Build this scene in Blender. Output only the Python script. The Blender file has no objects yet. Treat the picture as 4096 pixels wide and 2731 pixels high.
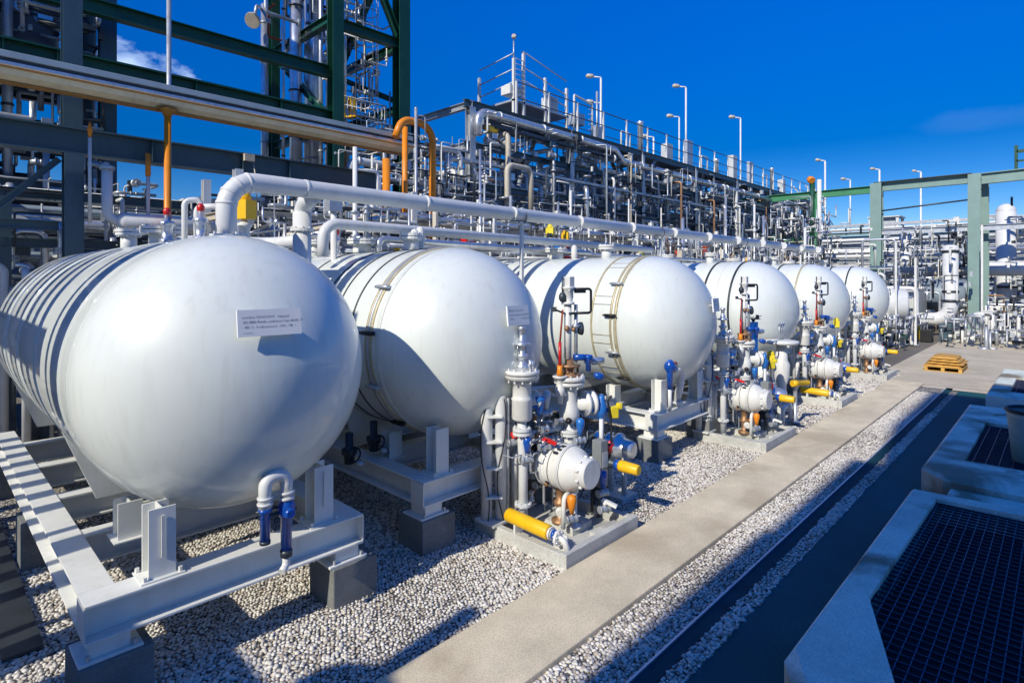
import bpy, math, random
import numpy as np
from mathutils import Vector, Matrix
random.seed(7)
PI = math.pi
S = bpy.context.scene
COL = S.collection
cos, sin, rad = math.cos, math.sin, math.radians
ORD = ['first','second','third','fourth','fifth','sixth','seventh','eighth','ninth','tenth','eleventh','twelfth','thirteenth','fourteenth']

# ------------------------------------------------------------------ materials
MATS = {}
def mat(name, col, rough=.5, metal=0.0, var=.12, scale=3.0, bump=.0, bscale=30.0, coat=0.0, streak=0.0, streakcol=(.25,.2,.14), spec=.5):
    m = bpy.data.materials.new(name); m.use_nodes = True
    nt = m.node_tree; N = nt.nodes; L = nt.links
    b = N['Principled BSDF']
    b.inputs['Roughness'].default_value = rough; b.inputs['Metallic'].default_value = metal
    b.inputs['Coat Weight'].default_value = coat; b.inputs['Coat Roughness'].default_value = .055
    b.inputs['Specular IOR Level'].default_value = spec
    tc = N.new('ShaderNodeNewGeometry')
    n = N.new('ShaderNodeTexNoise'); n.inputs['Scale'].default_value = scale; n.inputs['Detail'].default_value = 5; n.inputs['Roughness'].default_value = .65
    L.new(tc.outputs['Position'], n.inputs['Vector'])
    r = N.new('ShaderNodeValToRGB'); r.color_ramp.elements[0].position = .3; r.color_ramp.elements[1].position = .7
    r.color_ramp.elements[0].color = tuple(max(0,c*(1-var)) for c in col)+(1,)
    r.color_ramp.elements[1].color = tuple(min(1,c*(1+var*.4)) for c in col)+(1,)
    L.new(n.outputs['Fac'], r.inputs['Fac'])
    out = r.outputs['Color']
    if streak > 0:
        mp = N.new('ShaderNodeMapping'); mp.inputs['Scale'].default_value = (9,9,1.1)
        L.new(tc.outputs['Position'], mp.inputs['Vector'])
        n2 = N.new('ShaderNodeTexNoise'); n2.inputs['Scale'].default_value = 1.3; n2.inputs['Detail'].default_value = 6
        L.new(mp.outputs['Vector'], n2.inputs['Vector'])
        r2 = N.new('ShaderNodeValToRGB'); r2.color_ramp.elements[0].position=.52; r2.color_ramp.elements[1].position=.78
        r2.color_ramp.elements[0].color=(0,0,0,1); r2.color_ramp.elements[1].color=(streak,streak,streak,1)
        L.new(n2.outputs['Fac'], r2.inputs['Fac'])
        mx = N.new('ShaderNodeMix'); mx.data_type='RGBA'
        L.new(r2.outputs['Color'], mx.inputs['Factor']); L.new(out, mx.inputs['A']); mx.inputs['B'].default_value = streakcol+(1,)
        out = mx.outputs['Result']
    L.new(out, b.inputs['Base Color'])
    rr = N.new('ShaderNodeMapRange'); rr.inputs['To Min'].default_value = max(.03, rough-.1); rr.inputs['To Max'].default_value = min(1, rough+.12)
    L.new(n.outputs['Fac'], rr.inputs['Value']); L.new(rr.outputs['Result'], b.inputs['Roughness'])
    if bump > 0:
        nb = N.new('ShaderNodeTexNoise'); nb.inputs['Scale'].default_value = bscale; nb.inputs['Detail'].default_value = 4
        L.new(tc.outputs['Position'], nb.inputs['Vector'])
        bp = N.new('ShaderNodeBump'); bp.inputs['Strength'].default_value = bump; bp.inputs['Distance'].default_value = .01
        L.new(nb.outputs['Fac'], bp.inputs['Height']); L.new(bp.outputs['Normal'], b.inputs['Normal'])
    MATS[name] = m
    return m

TANKP = mat('tank_paint', (.71,.76,.725), .40, 0, .05, .8, .035, 2.0, coat=.6, streak=.22, streakcol=(.44,.43,.36))
FRAMEP = mat('frame_paint', (.74,.755,.72), .42, 0, .10, 2.2, .05, 40, streak=.25, streakcol=(.42,.38,.28))
WHITE = mat('white_paint', (.72,.73,.70), .38, 0, .12, 4, .05, 30, streak=.35, streakcol=(.38,.33,.24))
WHITEP = mat('white_insulation', (.68,.70,.70), .45, 0, .10, 3, .12, 9, streak=.25, streakcol=(.4,.37,.3))
CREAM = mat('cream_sheet', (.88,.79,.54), .5, 0, .18, 2, .1, 12, streak=.2, streakcol=(.42,.26,.08))
BROWN = mat('orange_brown_paint', (.42,.20,.03), .45, 0, .25, 5)
SILVER = mat('aluminium_cladding', (.68,.71,.75), .3, .75, .25, 3, .15, 6, streak=.3, streakcol=(.16,.16,.17))
GALV = mat('galvanised_steel', (.50,.54,.58), .45, .55, .25, 5, .05, 30)
DARKST = mat('dark_steel', (.06,.075,.09), .45, .5, .3, 4, .05, 30)
BLACK = mat('black_rubber', (.012,.012,.014), .5, 0, .3, 6)
BLUEGREY = mat('blue_grey_paint', (.055,.105,.135), .42, 0, .2, 1.5, .04, 20, streak=.3, streakcol=(.03,.05,.07))
DKGREEN = mat('dark_green_paint', (.008,.075,.04), .4, 0, .25, 1.5, .04, 20, streak=.3, streakcol=(.01,.02,.015))
LTGREEN = mat('pale_green_paint', (.20,.315,.29), .5, 0, .12, 1.5, .04, 20, streak=.35, streakcol=(.18,.22,.18))
MIDGREEN = mat('mid_green_paint', (.05,.24,.11), .45, 0, .2, 1.5)
ORANGE = mat('orange_paint', (.80,.26,.01), .4, 0, .15, 4, streak=.2)
YELLOW = mat('yellow_paint', (.85,.50,.01), .38, 0, .12, 5, streak=.15)
VYELLOW = mat('lemon_paint', (.82,.66,.03), .4, 0, .15, 5)
BLUE = mat('blue_enamel', (.006,.075,.40), .25, 0, .25, 9, coat=.4)
LBLUE = mat('light_blue_enamel', (.02,.16,.52), .3, 0, .3, 9, coat=.3)
RED = mat('red_enamel', (.62,.015,.012), .3, 0, .2, 9, coat=.3)
RUST = mat('rusty_red_primer', (.30,.045,.02), .6, 0, .3, 9)
COPPER = mat('brown_copper', (.38,.22,.12), .5, .5, .3, 20)
OLDBAND = mat('yellowed_strap', (.56,.50,.33), .42, .2, .3, 9, streak=.5, streakcol=(.24,.17,.06))
GLASS = mat('gauge_glass', (.25,.29,.35), .12, .3, .3, 8, coat=.6)
LABEL = mat('plate_white', (.80,.82,.84), .35, 0, .03, 5)
INK = mat('plate_ink', (.03,.05,.12), .5, 0, .1, 5)
CLAD = mat('grey_cladding', (.20,.26,.33), .5, .1, .15, .6, streak=.3, streakcol=(.12,.15,.19))
CLADW = mat('pale_cladding', (.55,.58,.58), .5, 0, .15, .6, streak=.3, streakcol=(.35,.35,.33))
DKGLASS = mat('dark_glass', (.02,.035,.05), .12, 0, .2, 2)
VOID = mat('pit_black', (.004,.004,.006), .7, 0, .3, 3)
GRATE = mat('grate_steel', (.075,.09,.17), .35, .8, .3, 20)
WOOD = mat('pallet_wood', (.62,.36,.08), .65, 0, .35, 7, .2, 40)
SACK = mat('mustard_mat', (.62,.34,.07), .7, 0, .25, 6, .4, 12)
BIN = mat('bin_paint', (.20,.34,.34), .45, 0, .2, 6, .05, 30)
BEIGE = mat('beige_paint', (.55,.50,.40), .5, 0, .2, 6)

def concrete(name, col, dark, scale=1.2, bump=.35, stain=.5, stainpos=.58):
    m = bpy.data.materials.new(name); m.use_nodes = True
    nt = m.node_tree; N = nt.nodes; L = nt.links; b = N['Principled BSDF']; b.inputs['Roughness'].default_value=.85
    b.inputs['Specular IOR Level'].default_value=.25
    g = N.new('ShaderNodeNewGeometry')
    n = N.new('ShaderNodeTexNoise'); n.inputs['Scale'].default_value=scale; n.inputs['Detail'].default_value=8; n.inputs['Roughness'].default_value=.7
    L.new(g.outputs['Position'], n.inputs['Vector'])
    r = N.new('ShaderNodeValToRGB'); e=r.color_ramp.elements; e[0].position=.32; e[1].position=.7
    e[0].color=tuple(c*.74 for c in col)+(1,); e[1].color=tuple(min(1,c*1.1) for c in col)+(1,)
    L.new(n.outputs['Fac'], r.inputs['Fac'])
    n2 = N.new('ShaderNodeTexNoise'); n2.inputs['Scale'].default_value=scale*.55; n2.inputs['Detail'].default_value=7; n2.inputs['Distortion'].default_value=.6
    mp = N.new('ShaderNodeMapping'); mp.inputs['Location'].default_value=(3.1,7.7,1.3)
    L.new(g.outputs['Position'], mp.inputs['Vector']); L.new(mp.outputs['Vector'], n2.inputs['Vector'])
    r2 = N.new('ShaderNodeValToRGB'); e=r2.color_ramp.elements; e[0].position=stainpos; e[1].position=stainpos+.14
    e[0].color=(0,0,0,1); e[1].color=(stain,stain,stain,1)
    L.new(n2.outputs['Fac'], r2.inputs['Fac'])
    mx = N.new('ShaderNodeMix'); mx.data_type='RGBA'; L.new(r2.outputs['Color'], mx.inputs['Factor']); L.new(r.outputs['Color'], mx.inputs['A']); mx.inputs['B'].default_value=dark+(1,)
    n3 = N.new('ShaderNodeTexNoise'); n3.inputs['Scale'].default_value=70; n3.inputs['Detail'].default_value=3
    L.new(g.outputs['Position'], n3.inputs['Vector'])
    mx2 = N.new('ShaderNodeMix'); mx2.data_type='RGBA'; mx2.blend_type='MULTIPLY'; mx2.inputs['Factor'].default_value=.45
    r3 = N.new('ShaderNodeValToRGB'); e=r3.color_ramp.elements; e[0].position=.35; e[1].position=.6; e[0].color=(.45,.45,.45,1)
    L.new(n3.outputs['Fac'], r3.inputs['Fac']); L.new(mx.outputs['Result'], mx2.inputs['A']); L.new(r3.outputs['Color'], mx2.inputs['B'])
    L.new(mx2.outputs['Result'], b.inputs['Base Color'])
    bp = N.new('ShaderNodeBump'); bp.inputs['Strength'].default_value=bump; bp.inputs['Distance'].default_value=.006
    L.new(n3.outputs['Fac'], bp.inputs['Height'])
    bp2 = N.new('ShaderNodeBump'); bp2.inputs['Strength'].default_value=.3; bp2.inputs['Distance'].default_value=.03
    L.new(n.outputs['Fac'], bp2.inputs['Height']); L.new(bp.outputs['Normal'], bp2.inputs['Normal']); L.new(bp2.outputs['Normal'], b.inputs['Normal'])
    return m
KERB = concrete('kerb_concrete', (.80,.70,.50), (.48,.40,.27), 1.1, .4, .7, .52)
PAVE = concrete('pavement_concrete', (.66,.59,.45), (.38,.33,.25), .6, .3, .45, .55)
BLOCKC = concrete('block_concrete', (.22,.235,.23), (.12,.13,.125), 2.5, .3, .5, .5)
PLINTHC = concrete('plinth_concrete', (.62,.63,.59), (.27,.27,.24), 2.0, .3, .4, .55)
SLABC = concrete('slab_concrete', (.80,.86,.74), (.20,.15,.09), 1.5, .9, .85, .50)

def gravel_mat(name, scale, lo, hi, gap, bumpd):
    m = bpy.data.materials.new(name); m.use_nodes = True
    nt = m.node_tree; N = nt.nodes; L = nt.links; b = N['Principled BSDF']; b.inputs['Roughness'].default_value=.85
    b.inputs['Specular IOR Level'].default_value=.2
    g = N.new('ShaderNodeNewGeometry')
    v = N.new('ShaderNodeTexVoronoi'); v.feature='F1'; v.inputs['Scale'].default_value=scale
    L.new(g.outputs['Position'], v.inputs['Vector'])
    ve = N.new('ShaderNodeTexVoronoi'); ve.feature='DISTANCE_TO_EDGE'; ve.inputs['Scale'].default_value=scale
    L.new(g.outputs['Position'], ve.inputs['Vector'])
    sep = N.new('ShaderNodeSeparateColor'); L.new(v.outputs['Color'], sep.inputs['Color'])
    r = N.new('ShaderNodeValToRGB'); e=r.color_ramp.elements; e[0].position=0; e[1].position=1
    e[0].color=lo+(1,); e[1].color=hi+(1,)
    x=r.color_ramp.elements.new(.5); x.color=tuple((p+q)/2*f for p,q,f in zip(lo,hi,(1.08,1.0,.9)))+(1,)
    L.new(sep.outputs['Red'], r.inputs['Fac'])
    re = N.new('ShaderNodeValToRGB'); e=re.color_ramp.elements; e[0].position=.06; e[1].position=.2
    L.new(ve.outputs['Distance'], re.inputs['Fac'])
    mx = N.new('ShaderNodeMix'); mx.data_type='RGBA'; L.new(re.outputs['Color'], mx.inputs['Factor']); mx.inputs['A'].default_value=gap+(1,); L.new(r.outputs['Color'], mx.inputs['B'])
    L.new(mx.outputs['Result'], b.inputs['Base Color'])
    bp = N.new('ShaderNodeBump'); bp.inputs['Strength'].default_value=.9; bp.inputs['Distance'].default_value=bumpd
    L.new(ve.outputs['Distance'], bp.inputs['Height']); L.new(bp.outputs['Normal'], b.inputs['Normal'])
    return m
GRAVEL = gravel_mat('gravel_bed', 20, (.38,.36,.32), (.78,.76,.71), (.07,.07,.07), .03)
def stone_mat():
    m = bpy.data.materials.new('pebble'); m.use_nodes = True
    nt = m.node_tree; N = nt.nodes; L = nt.links; b = N['Principled BSDF']; b.inputs['Roughness'].default_value=.75
    a = N.new('ShaderNodeAttribute'); a.attribute_name='tint'
    r = N.new('ShaderNodeValToRGB'); e=r.color_ramp.elements; e[0].position=0; e[0].color=(.30,.29,.28,1); e[1].position=1; e[1].color=(.84,.82,.77,1)
    for p,c in ((.10,(.42,.36,.29,1)),(.3,(.58,.56,.51,1)),(.7,(.72,.69,.62,1))):
        x=r.color_ramp.elements.new(p); x.color=c
    L.new(a.outputs['Fac'], r.inputs['Fac'])
    g = N.new('ShaderNodeNewGeometry'); n=N.new('ShaderNodeTexNoise'); n.inputs['Scale'].default_value=90
    L.new(g.outputs['Position'], n.inputs['Vector'])
    mx = N.new('ShaderNodeMix'); mx.data_type='RGBA'; mx.blend_type='MULTIPLY'; mx.inputs['Factor'].default_value=.5
    L.new(r.outputs['Color'], mx.inputs['A']); L.new(n.outputs['Color'], mx.inputs['B'])
    mp = N.new('ShaderNodeMix'); mp.data_type='RGBA'; mp.inputs['Factor'].default_value=.75
    L.new(mx.outputs['Result'], mp.inputs['A']); L.new(r.outputs['Color'], mp.inputs['B'])
    L.new(mp.outputs['Result'], b.inputs['Base Color'])
    return m
PEBBLE = stone_mat()
ROAD = concrete('dark_blue_asphalt', (.014,.115,.135), (.009,.07,.085), .9, .5, .5, .5)
DRAINM = mat('drain_blue_paint', (.012,.065,.085), .8, 0, .35, 4, spec=.1)
GROUNDM = concrete('yard_ground', (.22,.20,.17), (.11,.10,.09), .4, .3, .5, .5)

# ------------------------------------------------------------------ mesh builder
def frame_of(d, up=None):
    d = Vector(d).normalized()
    u = Vector(up) if up is not None else (Vector((0,0,1)) if abs(d.z) < .95 else Vector((0,1,0)))
    x = d.cross(u).normalized(); y = x.cross(d).normalized()
    return d, x, y
class MB:
    def __init__(s): s.v=[]; s.f=[]; s.sm=[]
    def add(s, vs, fs, smooth=False):
        o=len(s.v); s.v += [tuple(v) for v in vs]; s.f += [tuple(i+o for i in f) for f in fs]; s.sm += [smooth]*len(fs); return s
    def box(s, x0,x1,y0,y1,z0,z1):
        return s.add([(x0,y0,z0),(x1,y0,z0),(x1,y1,z0),(x0,y1,z0),(x0,y0,z1),(x1,y0,z1),(x1,y1,z1),(x0,y1,z1)],
          [(0,3,2,1),(4,5,6,7),(0,1,5,4),(1,2,6,5),(2,3,7,6),(3,0,4,7)])
    def cbox(s, c, sx, sy, sz, rz=0, tilt=0):
        M = Matrix.Rotation(rz,3,'Z') @ Matrix.Rotation(tilt,3,'X')
        vs=[M@Vector((a*sx/2,b*sy/2,d*sz/2))+Vector(c) for d in (-1,1) for a,b in ((-1,-1),(1,-1),(1,1),(-1,1))]
        return s.add(vs,[(0,3,2,1),(4,5,6,7),(0,1,5,4),(1,2,6,5),(2,3,7,6),(3,0,4,7)])
    def prism(s, poly, z0, z1):
        n=len(poly)
        return s.add([(p[0],p[1],z0) for p in poly]+[(p[0],p[1],z1) for p in poly],
          [tuple(reversed(range(n))),tuple(range(n,2*n))]+[(i,(i+1)%n,n+(i+1)%n,n+i) for i in range(n)])
    def lathe(s, p, d, prof, n=20, smooth=True):
        """prof: list of (distance along d, radius)"""
        p=Vector(p); d,x,y=frame_of(d); vs=[]; fs=[]
        for t,r in prof:
            for k in range(n):
                a=2*PI*k/n; vs.append(p+d*t+(x*cos(a)+y*sin(a))*max(r,1e-4))
        for i in range(len(prof)-1):
            for k in range(n):
                k2=(k+1)%n; fs.append((i*n+k,i*n+k2,(i+1)*n+k2,(i+1)*n+k))
        s.add(vs,fs,smooth)
        o=len(s.v)-len(vs)
        if prof[0][1]>.002: s.f.append(tuple(o+k for k in reversed(range(n)))); s.sm.append(False)
        if prof[-1][1]>.002: s.f.append(tuple(o+(len(prof)-1)*n+k for k in range(n))); s.sm.append(False)
        return s
    def cyl(s, a, b, r, r2=None, n=12, smooth=True):
        a=Vector(a); b=Vector(b); return s.lathe(a,b-a,[(0,r),((b-a).length, r if r2 is None else r2)],n,smooth)
    def sph(s, c, r, n=12, sx=1, sz=1):
        c=Vector(c); m=max(4,n//2)
        return s.lathe(c-Vector((0,0,r*sz)),(0,0,1),[(r*sz*(1-cos(PI*i/m)), r*sin(PI*i/m)) for i in range(m+1)],n)
    def tube(s, pts, r, n=10, bend=None, seg=6, flip=None):
        """pipe along points with rounded elbows"""
        P=[Vector(p) for p in pts]; bend = bend if bend is not None else r*2.4
        path=[P[0]]
        for i in range(1,len(P)-1):
            a=(P[i-1]-P[i]); b=(P[i+1]-P[i]); la,lb=a.length,b.length
            a.normalize(); b.normalize()
            ang=a.angle(b)
            if ang>3.1 or ang<.06: path.append(P[i]); continue
            t=min(bend/math.tan(ang/2), la*.48, lb*.48); 
            R=t*math.tan(ang/2); bis=(a+b).normalized(); C=P[i]+bis*(R/sin(ang/2))
            p0=P[i]+a*t-C; p1=P[i]+b*t-C; tot=p0.angle(p1)
            for k in range(seg+1):
                u=k/seg; path.append(C+(p0*sin((1-u)*tot)+p1*sin(u*tot))/sin(tot))
        path.append(P[-1])
        vs=[];fs=[]; m=len(path); x=None
        for i,p in enumerate(path):
            d=(path[min(i+1,m-1)]-path[max(i-1,0)]).normalized()
            if x is None: _,x,_=frame_of(d)
            x=(x-d*x.dot(d)).normalized(); y=d.cross(x)
            for k in range(n):
                a=2*PI*k/n; vs.append(p+(x*cos(a)+y*sin(a))*r)
        for i in range(m-1):
            for k in range(n):
                k2=(k+1)%n; fs.append((i*n+k2,i*n+k,(i+1)*n+k,(i+1)*n+k2))
        s.add(vs,fs,True); o=len(s.v)-len(vs)
        s.f.append(tuple(o+k for k in range(n))); s.sm.append(False)
        s.f.append(tuple(o+(m-1)*n+k for k in reversed(range(n)))); s.sm.append(False)
        return s
    def ibeam(s, a, b, h, w, t=None, up=(0,0,1), box=False):
        """I section from a to b, centred"""
        a=Vector(a); b=Vector(b); d,x,y=frame_of(b-a,up); t=t or max(.012,h*.07); L=(b-a).length
        if box: rects=[(-w/2,w/2,-h/2,h/2)]
        else: rects=[(-w/2,w/2,h/2-t,h/2),(-w/2,w/2,-h/2,-h/2+t),(-t*.4,t*.4,-h/2+t,h/2-t)]
        for x0,x1,y0,y1 in rects:
            vs=[a+d*q+x*i+y*j for q in (0,L) for i,j in ((x0,y0),(x1,y0),(x1,y1),(x0,y1))]
            s.add(vs,[(0,3,2,1),(4,5,6,7),(0,1,5,4),(1,2,6,5),(2,3,7,6),(3,0,4,7)])
        return s
    def flange(s, p, d, r, t=.03, n=20, bolts=8, br=None):
        p=Vector(p); d=Vector(d).normalized(); s.lathe(p-d*t/2,d,[(0,r),(t,r)],n,False)
        _,x,y=frame_of(d); br=br or r*.09
        for k in range(bolts):
            a=2*PI*(k+.5)/bolts; q=p+(x*cos(a)+y*sin(a))*r*.82
            s.lathe(q-d*t*1.1,d,[(0,br),(t*2.2,br)],6,False)
        return s
    def ring(s, c, d, R, r, n=24, m=6):
        c=Vector(c); d,x,y=frame_of(d); vs=[];fs=[]
        for i in range(n):
            a=2*PI*i/n; e=x*cos(a)+y*sin(a)
            for j in range(m):
                b=2*PI*j/m; vs.append(c+e*(R+r*cos(b))+d*(r*sin(b)))
        for i in range(n):
            for j in range(m):
                fs.append((i*m+j,((i+1)%n)*m+j,((i+1)%n)*m+(j+1)%m,i*m+(j+1)%m))
        return s.add(vs,fs,True)
    def parts(s):
        """the separate pieces of this builder, each as a builder of its own"""
        par=list(range(len(s.v)))
        def find(a):
            while par[a]!=a: par[a]=par[par[a]]; a=par[a]
            return a
        for f in s.f:
            r0=find(f[0])
            for i in f[1:]: par[find(i)]=r0
        by={}
        for f,sm in zip(s.f,s.sm): by.setdefault(find(f[0]),[]).append((f,sm))
        out=[]
        for g in by.values():
            m={}; b=MB()
            for f,sm in g:
                for i in f:
                    if i not in m: m[i]=len(b.v); b.v.append(s.v[i])
                b.f.append(tuple(m[i] for i in f)); b.sm.append(sm)
            out.append(b)
        return out
    def split(s, name, m, parent): 
        for p in s.parts(): p.build(name,m,parent)
    def build(s, name, m, parent=None, world=True, origin=None, bevel=None):
        me=bpy.data.meshes.new(name)
        off = Vector((0,0,0))
        if parent is not None and world: off=Vector(parent['_w'])
        if origin is not None: off=Vector(origin)
        me.from_pydata([(a-off.x,b-off.y,c-off.z) for a,b,c in s.v],[],s.f)
        me.polygons.foreach_set('use_smooth', s.sm)
        me.materials.append(m); me.update()
        o=bpy.data.objects.new(name,me); COL.objects.link(o)
        if parent is not None: o.parent=parent; o['_w']=list(off)
        elif origin is not None: o.location=off
        if parent is None: o['_w']=list(off)
        if bevel:
            md=o.modifiers.new('bevel','BEVEL'); md.width=bevel; md.segments=2; md.limit_method='ANGLE'; md.angle_limit=rad(50)
        return o
def thing(name, label, cat, loc=(0,0,0), group=None):
    o=bpy.data.objects.new(name,None); o.empty_display_size=.2; COL.objects.link(o); o.location=loc; o['_w']=list(loc)
    return tag(o,label,cat,group)
def tag(o, label, cat, group=None):
    o['label']=label; o['category']=cat
    if group: o['group']=group
    return o
def struct(o, kind='structure', label=None, cat=None):
    o['kind']=kind
    if label: o['label']=label
    if cat: o['category']=cat
    return o
def dup(root, delta, label=None):
    r=root.copy(); COL.objects.link(r); r.location=root.location+Vector(delta)
    if label: r['label']=label
    for ch in list(root.children):
        c=ch.copy(); COL.objects.link(c); c.parent=r
        for g in ch.children:
            q=g.copy(); COL.objects.link(q); q.parent=c
    return r
# ------------------------------------------------------------------ setting
def sheet(name, x0,x1,y0,y1,z, m, nx=1, ny=1):
    b=MB(); vs=[(x0+(x1-x0)*i/nx, y0+(y1-y0)*j/ny, z) for j in range(ny+1) for i in range(nx+1)]
    fs=[(j*(nx+1)+i,j*(nx+1)+i+1,(j+1)*(nx+1)+i+1,(j+1)*(nx+1)+i) for j in range(ny) for i in range(nx)]
    b.add(vs,fs); return struct(b.build(name,m))
sheet('ground', -1500,1500,-1500,1500,-.012, GROUNDM)
sheet('gravel_ground', -12,23,4.0,14.5,0, GRAVEL)
sheet('gravel_ground', -6,21.2,2.56,3.15,0, GRAVEL)
struct(MB().box(-6,21.4,3.13,4.0,-.05,.055).build('kerb_strip',KERB,bevel=.012))
DC=thing('drain_channel','dark blue drain channel with a bright metal edge along the road','drain',(8,2.48,0))
MB().box(-6,21.2,2.40,2.545,-.1,.012).build('channel',DRAINM,DC)
MB().box(-6,21.2,2.547,2.566,-.1,.03).build('edge_strip',mat('edge_strip_metal',(.6,.63,.68),.35,.4,.2,6),DC)
sheet('gravel_ground', -6,20.6,2.235,2.40,-.002, GRAVEL)
sheet('road', -6,20.9,1.3,2.235,.004, ROAD)
sheet('pavement', 21.4,44,-8,4.6,.02, PAVE)
sheet('pavement', 20.9,21.4,-8,3.13,.012, PAVE)
sheet('service_floor', 4,60,14.5,26,-.004, PAVE)

# pebbles: loose stones too many to count
ico_v=[];t=(1+5**.5)/2
for a,b in ((-1,t),(1,t),(-1,-t),(1,-t)): ico_v.append((a,b,0))
for a,b in ((-1,t),(1,t),(-1,-t),(1,-t)): ico_v.append((0,a,b))
for a,b in ((-1,t),(1,t),(-1,-t),(1,-t)): ico_v.append((b,0,a))
IV=np.array(ico_v)/np.linalg.norm(ico_v[0])
IF=np.array([(0,11,5),(0,5,1),(0,1,7),(0,7,10),(0,10,11),(1,5,9),(5,11,4),(11,10,2),(10,7,6),(7,1,8),(3,9,4),(3,4,2),(3,2,6),(3,6,8),(3,8,9),(4,9,5),(2,4,11),(6,2,10),(8,6,7),(9,8,1)])
def pebbles(name, regions, sp, label, seed):
    rng=np.random.default_rng(seed); C=[]
    for (x0,x1,y0,y1) in regions:
        xs=np.arange(x0,x1,sp); ys=np.arange(y0,y1,sp*.87)
        X,Y=np.meshgrid(xs,ys); X=X+(np.arange(len(ys))%2)[:,None]*sp/2
        C.append(np.stack([X.ravel(),Y.ravel()],1))
    C=np.concatenate(C); C+=rng.uniform(-sp*.27,sp*.27,C.shape)
    f=.7206*C[:,0]+.6934*C[:,1]; r=.6934*C[:,0]-.7206*C[:,1]
    ok=(f>3.6)&(np.abs(r)<f*.93); C=C[ok]
    C=C[rng.random(len(C))<.93]
    n=len(C)
    big=1+.35*np.sin(C[:,0]*1.7+np.sin(C[:,1]*2.3)*1.4)*.5
    sc=sp*.54*(rng.beta(2,3,(n,1,1))*.8+.62)*big[:,None,None]*np.stack([rng.uniform(.85,1.15,n),rng.uniform(.75,1.05,n),rng.uniform(.42,.7,n)],1)[:,None,:]
    V=IV[None]*(1+rng.uniform(-.13,.13,(n,12,1)))*sc
    a=rng.uniform(0,2*PI,n); ca,sa=np.cos(a)[:,None],np.sin(a)[:,None]
    tl=rng.normal(0,.3,n)[:,None]
    x,y,z=V[...,0],V[...,1],V[...,2]
    y,z=y*np.cos(tl)-z*np.sin(tl), y*np.sin(tl)+z*np.cos(tl)
    x,y=x*ca-y*sa, x*sa+y*ca
    V=np.stack([x+C[:,0:1],y+C[:,1:2],z+rng.uniform(.002,.014,(n,1))],-1).reshape(-1,3)
    Fc=(IF[None]+12*np.arange(n)[:,None,None]).reshape(-1,3)
    me=bpy.data.meshes.new(name); me.vertices.add(len(V)); me.vertices.foreach_set('co',V.ravel().astype(np.float32))
    me.loops.add(Fc.size); me.loops.foreach_set('vertex_index',Fc.ravel().astype(np.int32))
    me.polygons.add(len(Fc)); me.polygons.foreach_set('loop_start',np.arange(0,Fc.size,3,dtype=np.int32)); me.polygons.foreach_set('loop_total',np.full(len(Fc),3,dtype=np.int32))
    me.polygons.foreach_set('use_smooth',np.ones(len(Fc),dtype=bool))
    at=me.attributes.new('tint','FLOAT','POINT'); at.data.foreach_set('value',np.repeat(np.clip(rng.random(n)*.9+.1*np.sin(C[:,0]*.9+2*np.sin(C[:,1]*1.1)),0,1),12).astype(np.float32))
    me.materials.append(PEBBLE); me.update(); me.validate()
    o=bpy.data.objects.new(name,me); COL.objects.link(o); struct(o,'stuff',label,'gravel')
pebbles('gravel', [(-1,12.5,4.02,7.6),(-1,7,7.6,9.0)], .041, 'pale rounded stones lying under and between the tanks', 1)
pebbles('gravel', [(1,20,2.58,3.12),(1,17,2.245,2.39)], .04, 'small pale stones in the strips beside the dark road', 2)

pebbles('gravel', [(12.5,23,4.02,6.3)], .06, 'pale stones around the farther valve stations', 3)
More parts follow.
